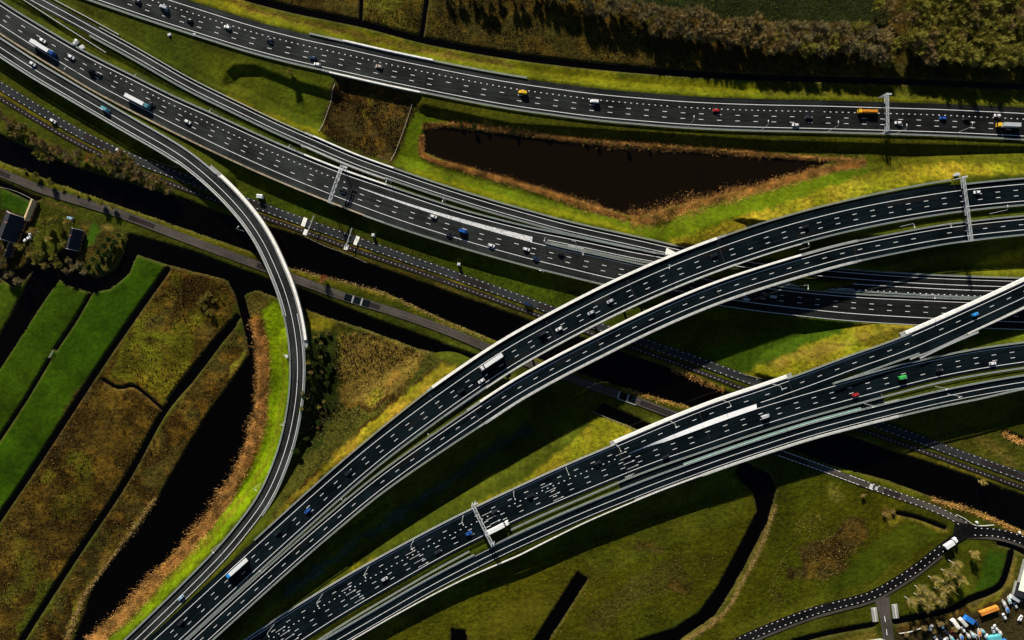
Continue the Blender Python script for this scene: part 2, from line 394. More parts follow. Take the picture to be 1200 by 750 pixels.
# cover painted on the sheet: (r, g, b, roughness of the growth)
def C(rgb, k=1.0, spk=.2): c = srgb(*rgb); return (c[0] * k, c[1] * k, c[2] * k, spk)
COLR = np.zeros(XX.shape + (4,)); COLR[...] = (.030, .037, .005, .3)
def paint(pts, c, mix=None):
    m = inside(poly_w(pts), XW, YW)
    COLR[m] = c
def paint_line(pts, c, width, z=0.0, var=.6):
    P = catmull(poly_w(pts), 4.0)
    D, _ = seg_dist(P, XW, YW, width + 6); m = D < width * (1 - var / 2 + var * fbm(XX * .13, YY * .13, 5)); COLR[m] = c
GREEN = (.050, .072, .0036, .3); OLIVE = (.076, .074, .0045, .45); DARKG = (.022, .034, .004, .3); FIELD = (.0210, .050, .0022, .2)
BROWN = (.038, .023, .0075, 1.0); TAN = (.15, .09, .03, .9); GOLD = (.142, .108, .016, .95); LIME = (.085, .130, .0024, .5); EARTH = (.05, .042, .026, .8)
MEADOW = (.039, .040, .0030, .65)
# north of the uppermost road
paint([(-90,-130),(1300,-130),(1300,112),(1200,104),(1050,97),(900,93),(750,83),(600,66),(500,48),(420,28),(300,2),(200,-40)], (.040,.031,.011,.9))
paint([(510,-60),(650,-60),(640,66),(600,62),(510,47)], (.024,.018,.008,.9))  # brown soil, colour lowered to carry the tree shadow streaks here
paint([(425,-40),(505,-60),(493,44),(424,28)], (.048,.044,.010,.9))
paint([(640,-80),(1300,-80),(1300,100),(1050,94),(900,90),(760,83),(640,68)], (.026,.022,.009,.9))  # brown field, its colour lowered further for tree shadow streaks
paint([(640,-90),(1060,-90),(1040,30),(990,28),(900,24),(800,14),(720,2),(640,-20)], (.010,.014,.008,.9))  # shade of woods beyond the upper edge painted in as near-black ground
paint([(300,8),(420,36),(500,55),(600,72),(750,90),(900,98),(1050,102),(1300,112),(1300,135),(1050,121),(900,117),(750,108),(600,90),(500,71),(400,49),(300,25),(200,-6),(160,-40),(220,-35)], OLIVE)
paint_line([(215,-12),(300,22),(400,45),(500,68),(600,87),(700,100),(800,110),(900,115),(1050,118),(1300,126)], (.070,.074,.006,.5), 1.8)
paint_line([(240,-14),(300,12),(400,37),(500,60),(600,77)], (.085,.060,.022,.9), 1.4)
# between the upper roads
paint([(230,60),(391,96),(391,110),(372,158),(300,128),(255,100)], (.040,.049,.005,.3))
paint([(393,88),(497,111),(482,140),(460,194),(374,158)], (.030,.022,.013,1.0))
paint_line([(425,170),(432,150),(428,130),(436,112)], (.085,.052,.022,.9), 2.0)
paint_line([(448,175),(452,150),(449,128)], (.055,.045,.02,.9), 1.6)
paint_line([(470,185),(480,160),(488,135)], (.05,.05,.012,.9), 2.2)
paint([(497,112),(900,162),(1270,172),(1270,210),(1120,206),(1000,228),(860,272),(800,292),(700,262),(600,236),(480,198),(460,194),(484,140)], GREEN)
paint([(770,288),(830,268),(900,244),(960,224),(1020,202),(1100,190),(1270,188),(1270,208),(1120,208),(1000,232),(860,276),(800,296)], GOLD)
paint_line([(480,200),(520,214),(600,238),(680,258),(760,282)], (.085,.09,.006,.4), 2.6)
paint_line([(500,196),(560,210),(640,238),(700,254)], (.055,.07,.006,.4), 2.6)
paint_line([(268,118),(300,132),(340,148),(380,162)], (.12,.105,.008,.4), 2.6)
paint_line([(495,122),(600,146),(750,160),(900,168),(1050,173),(1270,182)], (.036,.037,.005,.5), 9.0)
paint([(1010,178),(1270,176),(1270,190),(1100,192),(1020,204)], (.045,.047,.005,.5))
paint([(880,92),(1300,112),(1300,136),(1050,121),(900,117)], (.040,.040,.007,.7))  # verge colour lowered where tree shade falls across it
paint_line([(900,114),(1050,117),(1200,121)], (.060,.064,.006,.5), 1.4)
# strip between canal road and the wide carriageway
paint([(290,222),(420,262),(540,300),(720,350),(700,375),(620,348),(540,318),(440,282),(330,244),(290,232)], (.026,.040,.004,.5))
paint([(300,240),(420,274),(500,300),(520,308),(440,282),(330,248)], (.040,.034,.014,.6))
paint([(-80,40),(0,88),(150,172),(150,190),(110,172),(0,112),(-80,64)], (.034,.042,.005,.3))
paint([(-80,100),(0,120),(110,184),(150,205),(110,210),(0,165),(-80,135)], (.032,.038,.006,.4))
paint_line([(-60,70),(0,109),(60,146),(125,181)], (.085,.062,.010,.6), 1.1)
paint_line([(300,247),(380,276),(430,291),(505,318),(560,337),(632,366)], (.105,.075,.012,.6), 1.2)
paint_line([(300,252),(420,303),(500,332),(600,366),(640,380)], (.050,.038,.014,.8), 2.0)
paint_line([(790,430),(850,459)], (.12,.085,.02,.8), 1.8)
paint_line([(1050,527),(1120,550),(1200,580),(1260,600)], (.085,.075,.014,.7), 1.9)
paint_line([(1085,519),(1150,545),(1230,578)], (.05,.042,.020,.5), 1.0)
# tow path verges
paint_line([(-60,180),(0,194),(100,230),(200,266),(300,301),(342,317),(450,347),(515,376),(583,404),(640,428)], (.062,.062,.008,.6), 1.9)
paint_line([(342,316),(450,344),(515,374),(583,402)], (.125,.095,.018,.7), 1.0)
paint_line([(735,457.5),(808,479)], (.13,.09,.025,.9), 2.0)
paint_line([(0,212),(90,245),(200,285),(300,320),(400,354),(520,395),(570,415)], (.030,.036,.007,.6), 2.0)
paint_line([(715,470),(770,495)], (.036,.044,.009,.6), 3.2)
# under / around the flyovers
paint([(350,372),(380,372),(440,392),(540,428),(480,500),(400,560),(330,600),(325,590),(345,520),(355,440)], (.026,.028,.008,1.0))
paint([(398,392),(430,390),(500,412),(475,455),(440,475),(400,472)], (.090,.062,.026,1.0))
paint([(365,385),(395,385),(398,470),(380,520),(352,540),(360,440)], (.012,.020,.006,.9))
paint_line([(432,470),(468,436)], (.15,.085,.03,.9), 1.4)
paint([(520,425),(545,432),(510,455),(440,505),(380,555),(330,603),(318,612),(370,555),(430,500),(478,458)], (.125,.100,.014,.95))
paint([(440,490),(495,450),(520,447),(455,497),(390,548),(345,588),(360,566)], (.17,.115,.022,.8))
paint([(358,365),(395,372),(388,388),(360,385)], (.095,.085,.012,.6))
paint([(306,352),(335,352),(343,420),(338,500),(318,560),(280,610),(220,675),(140,755),(128,752),(190,690),(252,614),(294,552),(312,470),(314,423),(306,372)], LIME)
paint_line([(330,395),(334,440),(330,490),(310,545),(270,605),(210,668),(150,730)], (.085,.085,.008,.4), 1.2)
paint([(510,628),(560,590),(620,556),(690,500),(700,486),(750,508),(722,519),(640,556),(560,594),(420,672),(310,742),(300,748),(420,660)], (.142,.112,.014,.95))
paint_line([(560,572),(610,545),(660,512),(690,492)], (.045,.052,.008,.6), 2.4)
paint([(815,415),(985,365),(1010,380),(890,425),(870,440)], (.024,.045,.004,.4))
paint([(868,440),(960,398),(1000,380),(1080,378),(1062,392),(925,448),(890,448)], (.135,.108,.014,.95))
paint_line([(900,430),(960,408),(1050,384)], (.125,.088,.026,.8), 3.0)
paint([(1110,330),(1140,310),(1200,290),(1270,275),(1270,320),(1200,328)], (.075,.078,.010,.5))
paint([(1130,405),(1200,388),(1270,370),(1270,395),(1200,403)], (.05,.062,.008,.4))
paint_line([(340,690),(400,646),(470,600),(540,552),(620,500)], (.016,.030,.018,.5), 4.0, var=1.6)  # bluish shade below the flyover approach painted into the grass as a streak
# lower meadows
paint([(380,760),(520,705),(620,665),(760,608),(905,568),(900,590),(873,635),(840,687),(818,717),(745,750),(740,790),(380,790)], MEADOW)
paint_line([(700,665),(780,625),(860,600)], (.042,.046,.006,.5), 9.0)
paint_line([(560,745),(600,720),(650,712)], (.048,.047,.006,.4), 9.0)
paint_line([(700,730),(745,690),(790,672)], (.040,.036,.009,.8), 7.0)
paint_line([(745,640),(775,645)], (.045,.035,.013,.9), 3.0)
paint_line([(790,685),(800,690)], (.026,.024,.008,.9), 5.0)
paint([(918,560),(950,550),(1040,580),(1108,612),(1116,625),(1060,670),(1020,695),(900,735),(810,765),(840,727),(863,687),(900,625)], MEADOW)
paint_line([(955,650),(985,640),(1000,620)], (.036,.026,.013,1.0), 9.0)
paint_line([(930,672),(985,668)], (.034,.026,.013,1.0), 5.0)
paint([(1055,612),(1108,622),(1062,660),(1010,685),(960,695),(1020,640)], (.040,.052,.005,.3))
paint_line([(850,745),(900,728),(960,706),(1020,690),(1060,664)], (.055,.055,.007,.4), 4.2)
paint_line([(905,600),(895,635),(870,680),(845,722),(800,752)], (.115,.085,.03,.9), 1.6)
paint_line([(975,575),(985,582)], (.08,.072,.02,.8), 3.6)
paint_line([(1040,600),(1050,612)], (.10,.066,.032,.8), 2.6)
paint_line([(1048,612),(1060,603),(1085,612),(1110,624)], (.12,.085,.02,.7), 1.3)
paint_line([(890,735),(925,724),(960,712),(985,702)], (.115,.072,.026,.9), .9)
paint_line([(975,546),(1060,575),(1095,587)], (.065,.068,.008,.5), 1.7)
paint_line([(1093,586),(1147,603),(1200,627),(1260,650)], (.13,.078,.035,.9), 1.6)
paint([(1080,520),(1130,505),(1175,507),(1270,530),(1270,580),(1194,550)], (.045,.050,.010,.7))
paint_line([(1150,515),(1170,530),(1185,545)], (.07,.06,.022,.8), 3.4)
paint([(1053,700),(1100,662),(1130,638),(1168,636),(1180,650),(1172,685),(1115,712),(1055,726)], (.042,.050,.006,.4))
paint([(1160,645),(1178,650),(1172,685),(1140,700)], (.024,.055,.006,.2))
paint([(870,765),(905,741),(955,722),(1020,708),(1030,730),(940,752)], (.042,.045,.006,.4))
paint([(1050,738),(1190,690),(1200,650),(1280,660),(1280,800),(1046,800)], (.030,.022,.018,.8))
paint_line([(1055,736),(1110,722),(1140,712)], (.075,.042,.022,.9), 2.4)
paint_line([(1140,714),(1176,694),(1190,655)], (.10,.075,.03,.8), 1.9)
paint([(940,758),(1025,737),(1030,745),(1030,790),(940,790)], (.08,.06,.02,.6))
# western fields
paint([(-80,330),(40,310),(20,345),(0,392),(-80,480)], (.030,.050,.005,.25))
paint([(67,327),(86,340),(105,345),(88,375),(64,410),(0,510),(-80,630),(-80,560),(0,431),(36,375)], (.0200,.043,.0022,.2))
paint([(160,299),(195,310),(152,374),(35,552),(0,600),(-80,720),(-80,640),(0,520),(64,412),(108,345),(150,322)], FIELD)
paint([(200,313),(262,326),(278,348),(270,380),(192,480),(148,560),(82,660),(20,755),(-80,850),(-80,750),(0,620),(40,555)], BROWN)
paint([(204,318),(262,330),(272,350),(262,378),(225,398),(160,396),(150,392)], (.066,.058,.008,1.0))
paint([(146,402),(200,393),(226,404),(222,430),(192,474),(165,452),(125,442)], (.066,.064,.008,.9))
paint_line([(146,400),(175,394),(205,394),(224,401)], (.085,.085,.010,.5), 1.2)
paint_line([(235,390),(250,380),(245,400)], (.06,.04,.016,1.0), 4.0)
paint_line([(220,340),(205,365),(180,380)], (.04,.03,.014,1.0), 5.0)
paint_line([(90,540),(100,570),(70,600)], (.048,.046,.008,.9), 7.0)
paint_line([(25,640),(35,670),(10,700)], (.055,.05,.010,.9), 6.0)
paint_line([(55,690),(30,735)], (.045,.05,.008,.9), 6.0)
paint_line([(100,460),(60,530)], (.036,.024,.014,1.0), 5.0)
paint_line([(60,556),(52,562)], (.14,.08,.03,.9), 2.6)
paint([(275,385),(290,400),(292,416),(238,495),(197,562),(140,645),(110,687),(85,755),(30,755),(90,662),(150,565),(200,482)], (.030,.026,.011,1.0))
paint_line([(285,415),(270,440)], (.10,.062,.026,.9), 2.4)
paint_line([(182,585),(160,615),(142,640),(118,672),(98,700),(78,748)], (.14,.078,.028,.9), 2.4)
paint_line([(128,640),(118,665)], (.13,.075,.03,.9), 2.2)
paint([(286,345),(305,340),(320,350),(304,372),(306,420),(300,470),(296,440),(300,410)], (.045,.036,.014,1.0))
paint_line([(300,375),(307,410),(307,470),(298,515),(280,555),(255,597),(228,632),(190,672),(150,715),(105,760)], (.15,.074,.020,.9), 3.6)
# farm
paint([(-80,230),(0,222),(40,240),(60,330),(0,330),(-80,330)], (.016,.016,.008,.9))
paint([(2,221),(39,235),(32,250),(2,243)], (.022,.060,.004,.2))
paint([(40,248),(85,250),(90,290),(72,320),(40,318),(36,290)], (.038,.044,.008,.9))
paint([(92,258),(140,266),(150,275),(140,310),(115,322),(85,312),(100,280)], (.034,.032,.012,.9))
paint_line([(103,284),(112,268)], (.03,.07,.008,.2), 2.6)
paint_line([(57,238),(72,245),(85,250)], (.08,.06,.025,.8), 1.6)
paint_line([(122,267),(132,268)], (.16,.11,.06,.8), 1.8)
for _ in range(2):      # neighbouring growth mixes over a metre or two
    B_ = COLR.copy(); B_[1:-1, 1:-1] = (COLR[1:-1, 1:-1] * 2 + COLR[:-2, 1:-1] + COLR[2:, 1:-1] + COLR[1:-1, :-2] + COLR[1:-1, 2:]) / 6; COLR = B_
rough = np.clip((COLR[..., 3] - .82) * 8, 0, 1) * (COLR[..., 0] > COLR[..., 1] * .95) * (COLR[..., 0] < .085)      # heath: rust, peat-dark and straw patches
n1 = np.clip((fbm(XX * .075, YY * .075, 61, 5) - .34) * 3.2, 0, 1); n2 = np.clip((fbm(XX * .16, YY * .16, 62, 4) - .52) * 6, 0, 1)
hz = np.array([.022, .0115, .0045]) * (1 - n1)[..., None] + COLR[..., :3] * 1.35 * n1[..., None]
hz = hz * (1 - .5 * n2[..., None]) + np.array([.115, .062, .016]) * .5 * n2[..., None]
COLR[..., :3] = COLR[..., :3] * (1 - rough[..., None]) + hz * rough[..., None]
gold_mix = np.clip((fbm(XX * .09, YY * .05, 51) - .42) * 4, 0, 1)[..., None] * (COLR[..., :1] > .09)      # dry straw and green growth alternate on the sunny slopes
COLR[..., :3] = COLR[..., :3] * (1 - .55 * gold_mix) + np.array([.085, .105, .004]) * .55 * gold_mix
COLR[..., :3] *= (0.45 + 1.1 * fbm(XX * .05, YY * .05, 31))[..., None]
COLR[..., 2] *= np.where(COLR[..., 2] > COLR[..., 0], 1.0, .4); COLR[..., :3] *= 1.18
COLR[..., 0] *= .82 + .36 * fbm(XX * .022, YY * .022, 33)

# water: cut the beds
WATER = []
def water(pts, raw=False): WATER.append(poly_w(pts))
def ditch(pts, wd):
    P = catmull(poly_w(pts), 3.0); D, _ = seg_dist(P, XX, YY, wd + 5); CUT[...] = np.minimum(CUT, D - wd / 2)
CUT = np.full(XX.shape, 99.0)
canal = [(-80,122),(0,158),(60,186),(110,203),(160,217),(205,230),(240,243),(300,263),(357,279),(405,300),(475,325),(545,350),(600,369),(640,383),(790,433),(850,459.5),(960,498),(1055,532),(1120,553),(1166,569.5),(1200,581),(1270,607),
         (1270,655),(1200,622),(1147,599),(1093,582.5),(1040,563),(974,545),(808,477),(735,455.5),(640,424),(583,400),(515,372),(450,342),(342,314.5),(300,297),(200,262),(100,227),(0,189),(-80,160)]
water(canal)
water([(499,146),(560,153),(620,161),(700,169),(800,176),(880,181),(972,190),(955,198),(900,214),(850,227),(790,241),(745,254),(700,241),(640,223),(600,211),(540,194),(498,179),(494,164)])
water([(-80,200),(0,212),(36,229),(48,233),(36,236),(0,219),(-80,215)])
water([(150,274),(225,295),(270,312),(314,328),(350,338),(403,360),(440,375),(500,396),(558,417),(600,432),(600,445),(538,427),(500,412),(430,386.5),(377,370),(350,358),(323,348),(300,339),(285,345),(292,370),(297,385),(302,410),(303,440),(301,470),(294,503),(287,530),(273,568),(243,603),(230,619),(218,635),(175,680),(130,727),(108,749),(60,800),
       (60,800),(88,749),(110,687),(140,645),(180,594),(197,562),(238,493),(272,446),(292,416),(289,400),(283,375),(275,345),(266,328),(195,310),(163,299),(160,298),(150,321),(130,338),(108,343),(83,336),(68,327),(36,375),(0,431),(-60,520),(-60,480),(0,392),(10,375),(43,308),(64,300),(80,285),(100,278),(88,300),(85,316),(113,326),(135,316),(145,296)])
water([(-60,310),(0,326),(13,336),(24,333),(42,310),(40,300),(25,315),(0,318),(-60,300)])
water([(706,472),(763,498),(800,513),(860,535),(903,556),(910,572),(905,592),(900,612),(880,650),(862,684),(838,722),(803,746),(770,770),(710,790),(745,752),(790,738),(820,719),(842,688),(868,640),(888,600),(884,578),(860,556),(800,532),(748,505),(696,484)])
water([(677,671),(689,679),(644,750),(615,795),(600,785),(628,748)])
water([(530,738),(545,740),(552,760),(525,770)])
ditch([(170,-48),(240,-18),(330,8),(425,28),(500,47.5),(600,65.5),(700,77.5),(800,85.5),(900,90.5),(1050,95),(1200,101),(1270,104)], 4.0)
ditch([(425,-50),(422,28)], 2.4); ditch([(507,-50),(493,46)], 3.0)
ditch([(196,316),(152,378),(110,440),(35,555),(0,606),(-60,700)], 3.4)
ditch([(105,345),(88,375),(65,409)], 1.7); ditch([(57,422),(30,467),(0,513),(-60,605)], 1.8)
ditch([(278,372),(250,410),(225,443),(192,483),(148,562),(82,662),(25,751),(-10,810)], 3.4); ditch([(272,380),(235,425),(200,470)], 5.2)
ditch([(121,446),(138,455),(155,452.5),(172,464),(191,481)], 1.8)
ditch([(1053,602),(1075,607),(1108,619)], 2.4)
ditch([(1050,729),(1080,723),(1115,715),(1136,704),(1172,688),(1182,665),(1186,648)], 4.0)
ditch([(1172,637),(1187,641),(1210,652),(1270,680)], 3.0); ditch([(930,753),(975,742),(1023,733)], 3.0)
ditch([(1178,508),(1200,517),(1270,545)], 3.4)
for P in WATER:
    m = inside(P, XW * .35 + XX * .65, YW * .35 + YY * .65); D, _ = seg_dist(np.vstack([P, P[:1]]), XX, YY, 8)
    CUT = np.minimum(CUT, np.where(m, -np.minimum(D, 8), np.minimum(D, 99)))
bed = np.clip(CUT / 1.3, -1, 1)                        # -1 in the water, +1 on land, steep banks between
low = np.where(HT < 3.0, 1.0, np.clip((5.5 - HT) / 2.5, 0, 1))
HT = np.where(bed < 1, HT * (1 - low) + low * np.minimum(HT, -2.0 + (np.minimum(HT, 3) + 2.0) * (bed + 1) / 2), HT)
# a damp, reedy rim along the water
rim = (CUT > -.3) & (CUT < 1.2) & (HT < 1.5); COLR[rim, :3] = COLR[rim, :3] * .5 + np.array([.055, .042, .016]) * .5
# keep the earth below the low roads
for ln, lo, hi in ((L5, -1.2, 5.2), (LB, -2, 2), (L6, -3.4, 3.4), (L6B, -4, 4), (L11, -3.4, 3.4), (L12, -5, 5)):
    c = ln.off((lo + hi) / 2); D, Z = seg_dist(c.p[::2, :2], XX, YY, 12, c.p[::2, 2]); f = np.clip(1.5 - (D - (hi - lo) / 2) / 2.0, 0, 1) * (CUT > .2)
    HT = np.where(D < 1e5, HT * (1 - f) + np.minimum(HT, Z - .25) * f, HT)

def ground_material():
    m = bpy.data.materials.new('ground_cover'); m.use_nodes = True
    n = m.node_tree.nodes; l = m.node_tree.links; b = n['Principled BSDF']
    b.inputs['Roughness'].default_value = .95; b.inputs['Specular IOR Level'].default_value = .03
    at = n.new('ShaderNodeAttribute'); at.attribute_name = 'cover'
    tc = n.new('ShaderNodeTexCoord')
    def nz(scale, detail=5, rough=.6):
        q = n.new('ShaderNodeTexNoise'); q.inputs['Scale'].default_value = scale; q.inputs['Detail'].default_value = detail
        q.inputs['Roughness'].default_value = rough; l.new(tc.outputs['Object'], q.inputs['Vector']); return q
    a = nz(.35, 6, .7); c = nz(1.3, 3, .6); d = nz(.09, 4)
    def rng(src, i0, i1, o0, o1):
        r = n.new('ShaderNodeMapRange'); r.inputs[1].default_value = i0; r.inputs[2].default_value = i1; r.inputs[3].default_value = o0; r.inputs[4].default_value = o1
        l.new(src, r.inputs[0]); return r.outputs[0]
    def mul(x, y):
        q = n.new('ShaderNodeMath'); q.operation = 'MULTIPLY'
        for k, v in enumerate((x, y)):
            if isinstance(v, (int, float)): q.inputs[k].default_value = v
            else: l.new(v, q.inputs[k])
        return q.outputs[0]
    # mottling, stronger where the growth is rough
    amp = rng(at.outputs['Alpha'], 0, 1, .35, 1.0)
    fine = rng(a.outputs['Fac'], .25, .75, -1, 1)
    sc = n.new('ShaderNodeMath'); sc.operation = 'MULTIPLY_ADD'; l.new(mul(fine, .95), sc.inputs[0]); l.new(amp, sc.inputs[1]); sc.inputs[2].default_value = 1.0
    sc2 = mul(sc.outputs[0], rng(d.outputs['Fac'], .25, .75, .7, 1.3))
    vm = n.new('ShaderNodeVectorMath'); vm.operation = 'SCALE'; l.new(at.outputs['Color'], vm.inputs[0]); l.new(sc2, vm.inputs['Scale'])
    # pale dry stems
    sp = mul(rng(c.outputs['Fac'], .60, .70, 0, 1), mul(at.outputs['Alpha'], .75))
    mx = n.new('ShaderNodeMix'); mx.data_type = 'RGBA'; l.new(sp, mx.inputs['Factor']); l.new(vm.outputs[0], mx.inputs['A']); mx.inputs['B'].default_value = (.24, .175, .03, 1)
    l.new(mx.outputs['Result'], b.inputs['Base Color'])
    bp = n.new('ShaderNodeBump'); bp.inputs['Strength'].default_value = 1.0
    l.new(mul(rng(at.outputs['Alpha'], 0, 1, .25, 1.5), 1.0), bp.inputs['Distance']); l.new(a.outputs['Fac'], bp.inputs['Height']); l.new(bp.outputs[0], b.inputs['Normal'])
    MATS['ground_cover'] = m
    return m
ground_material()
def build_ground():
    v = np.stack([XX, YY, HT], -1).reshape(-1, 3)
    far = 6000.0
    ext = np.array([(-far, -far, -.4), (far, -far, -.4), (far, far, -.4), (-far, far, -.4), (-GX, -GY, -.4), (GX, -GY, -.4), (GX, GY, -.4), (-GX, GY, -.4)])
    n0 = len(v); V = np.vstack([v, ext])
    i = np.arange(nx * ny).reshape(ny, nx)
    q = np.stack([i[:-1, :-1], i[:-1, 1:], i[1:, 1:], i[1:, :-1]], -1).reshape(-1, 4)
    e = n0 + np.array([(0, 1, 5, 4), (1, 2, 6, 5), (2, 3, 7, 6), (3, 0, 4, 7)])
    Q = np.vstack([q, e]).astype(np.int32)
    me = bpy.data.meshes.new('ground'); me.vertices.add(len(V)); me.vertices.foreach_set('co', V.astype(np.float32).ravel())
    me.loops.add(Q.size); me.loops.foreach_set('vertex_index', Q.ravel()); me.polygons.add(len(Q))
    me.polygons.foreach_set('loop_start', np.arange(0, Q.size, 4, dtype=np.int32)); me.polygons.foreach_set('loop_total', np.full(len(Q), 4, dtype=np.int32))
    me.update(calc_edges=True); me.polygons.foreach_set('use_smooth', np.ones(len(Q), bool))
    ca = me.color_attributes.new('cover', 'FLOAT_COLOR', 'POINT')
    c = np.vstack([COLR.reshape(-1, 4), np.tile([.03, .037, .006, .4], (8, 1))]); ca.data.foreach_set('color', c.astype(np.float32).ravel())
    me.materials.append(MATS['ground_cover']); o = bpy.data.objects.new('ground', me); COL.objects.link(o)
    return tag(o, 'rough winter grassland, fields and road embankments', kind='structure')
build_ground()
def gz(x, y):
    """ground height at a world point"""
    ix = min(max((x + GX) / RES * (nx - 1) * RES / (2 * GX), 0), nx - 2); iy = min(max((y + GY) / (2 * GY) * (ny - 1), 0), ny - 2)
    return float(HT[int(iy + .5), int(ix + .5)])
wm = bpy.data.materials.new('still_water'); wm.use_nodes = True
b = wm.node_tree.nodes['Principled BSDF']; b.inputs['Base Color'].default_value = (.0010, .0006, .0004, 1); b.inputs['Roughness'].default_value = .1; b.inputs['IOR'].default_value = 1.33; b.inputs['Specular IOR Level'].default_value = .22
nzw = wm.node_tree.nodes.new('ShaderNodeTexNoise'); nzw.inputs['Scale'].default_value = .5; bpw = wm.node_tree.nodes.new('ShaderNodeBump'); bpw.inputs['Distance'].default_value = .03
tcw = wm.node_tree.nodes.new('ShaderNodeTexCoord'); wm.node_tree.links.new(tcw.outputs['Object'], nzw.inputs['Vector'])
wm.node_tree.links.new(nzw.outputs['Fac'], bpw.inputs['Height']); wm.node_tree.links.new(bpw.outputs[0], b.inputs['Normal']); MATS['still_water'] = wm
mw = wm.copy(); mw.name = 'murky_water'; mw.node_tree.nodes['Principled BSDF'].inputs['Base Color'].default_value = (.0058, .0034, .0014, 1); MATS['murky_water'] = mw
mb = MB(); Pp = poly_w([(484,136),(640,150),(900,170),(1010,184),(960,210),(800,256),(745,268),(640,236),(484,196)]); mb.add([(a, b_, -.97) for a, b_ in Pp][::-1], [tuple(range(len(Pp)))])
tag(mb.build('pond', 'murky_water'), 'brown water of the triangular pond', kind='structure')
mb = MB(); mb.add([(-GX + 1, -GY + 1, -1.0), (GX - 1, -GY + 1, -1.0), (GX - 1, GY - 1, -1.0), (-GX + 1, GY - 1, -1.0)], [(0, 1, 2, 3)])
tag(mb.build('water', 'still_water'), 'dark still water of the canal, pond and ditches', kind='structure')

# ------------------------------------------------------------------ roads and their markings
def road(name, label, m, build):
    mb = MB(); build(mb); return tag(mb.build(name, m), label, kind='structure')
def marks(parent, build, m='paint_white'):
    mb = MB(); build(mb); o = mb.build('lane_marking', m, parent); o['kind'] = 'structure'; return o
def P_(ln, *p): return ln.near(*p)
LW = .29; DW = .27; DL = 3.0

r1 = road('motorway', 'four lane motorway along the top', 'asphalt_grey', lambda mb: ribbon(mb, L1, -3.8, 16.6))
def f(mb):
    solid(mb, L1, 0, LW); solid(mb, L1, 14.86, LW)
    dashes(mb, L1, 3.72, 1.0, 4.0, .38)
    for o in (7.43, 11.15): dashes(mb, L1, o, DL, 12.0, DW, phase=(716, 124.6))
marks(r1, f)
r2 = road('ramp', 'single lane ramp beside the wide carriageway', 'asphalt_grey', lambda mb: ribbon(mb, L2, -1.6, 5.4))
marks(r2, lambda mb: (solid(mb, L2, 0, LW * .9), solid(mb, L2, 3.75, LW * .9)))
r3 = road('motorway', 'wide carriageway crossing from upper left to the middle right', 'asphalt_grey', lambda mb: between(mb, L3N, L3, -1.8, 4.5))
def f(mb):
    solid(mb, L3, 0, LW)
    solid(mb, L3N, 0, LW)
    for o in (-3.62, -7.22): dashes(mb, L3, o, DL, 12.0, DW, phase=(132, 100.7))
    dashes(mb, L3, -10.8, 1.0, 4.0, .38, a=P_(L3, 100, 92), b=P_(L3, 404, 232))
    solid(mb, L3M, 0, LW, a=P_(L3M, 622, 283.5))
    solid(mb, L3N, 3.5, LW * .9, a=P_(L3N, 640, 275), b=P_(L3N, 1000, 333))
    dashes(mb, L3N, 3.6, 1.0, 4, .4, a=P_(L3N, 1000, 333))
marks(r3, f)
def f(mb):      # the tapering hatched gore
    a, b = P_(L3, 411, 236), P_(L3, 620, 303); q = L3.cut(a, b, .5)
    for i in range(0, len(q) - 1):
        t = (q[i] - a) / (b - a); wd = .5 + 3.1 * t
        A = L3.at([q[i], q[i + 1]], -10.8 - wd, .026); B = L3.at([q[i] + .5, q[i + 1] + .5], -10.8, .026)
        mb.add([A[0], B[0], B[1], A[1]], [(0, 1, 2, 3)])
marks(r3, f, 'paint_worn')
def f(mb): between(mb, L3N, L3M, 4.6, -1.5, .05, a=P_(L3N, 655, 277))
tag(road('median_strip', 'narrow grass strip between the merging lanes', 'median_grass', f), kind='structure')
r4 = road('ramp', 'curving ramp that loops down the left side', 'asphalt_grey', lambda mb: ribbon(mb, L4, -4.5, 4.3))
def f(mb):
    solid(mb, L4, 0, LW); solid(mb, L4, 3.75, LW * .9, b=P_(L4, 341, 366)); solid(mb, L4, -3.75, LW * .9, a=P_(L4, 342, 369))
marks(r4, f)
r7 = road('motorway', 'three lane carriageway of the upper flyover', 'asphalt_dark', lambda mb: ribbon(mb, L7, ([0, P_(L7, 440, 518), P_(L7, 520, 457), P_(L7, 840, 291), P_(L7, 1100, 227), P_(L7, 1140, 221)], [-3.3, -3.6, -5.4, -5.4, -5.4, -3.3]), 13.2))
def f(mb):
    solid(mb, L7, 0, LW); solid(mb, L7, 10.9, LW)
    for o in (3.62, 7.25): dashes(mb, L7, o, DL, 12.0, DW, phase=(916, 273.7))
marks(r7, f)
r8 = road('motorway', 'two lane carriageway of the upper flyover', 'asphalt_dark', lambda mb: ribbon(mb, L8, -1.6, ([0, P_(L8, 430, 570), P_(L8, 540, 492), P_(L8, 1000, 288), L8.len], [7.8, 8.2, 9.8, 9.8, 9.4])))
def f(mb):
    solid(mb, L8, 0, LW); solid(mb, L8, 6.7, LW); dashes(mb, L8, 3.35, DL, 12.0, DW, phase=(926, 312.8))
marks(r8, f)
sg = P_(L9, 725, 522)
r9 = road('motorway', 'five lane carriageway of the lower flyover', 'asphalt_dark', lambda mb: between(mb, L9, L9S, -1.2, 1.9, b=P_(L9, 985, 424)))
r9a = road('motorway', 'branch of the lower flyover climbing to the right edge', 'asphalt_dark', lambda mb: ribbon(mb, L9, -1.2, ([P_(L9, 890, 460), P_(L9, 962, 433), P_(L9, 1040, 405), P_(L9, 1080, 389), P_(L9, 1200, 334)], [7.6, 8.0, 12.3, 13.4, 12.0]), .006, a=P_(L9, 890, 460)))
r9b = road('motorway', 'lower branch of the lower flyover', 'asphalt_dark', lambda mb: between(mb, L9B, L9S, -1.2, 1.9, .012, a=P_(L9B, 890, 478)))
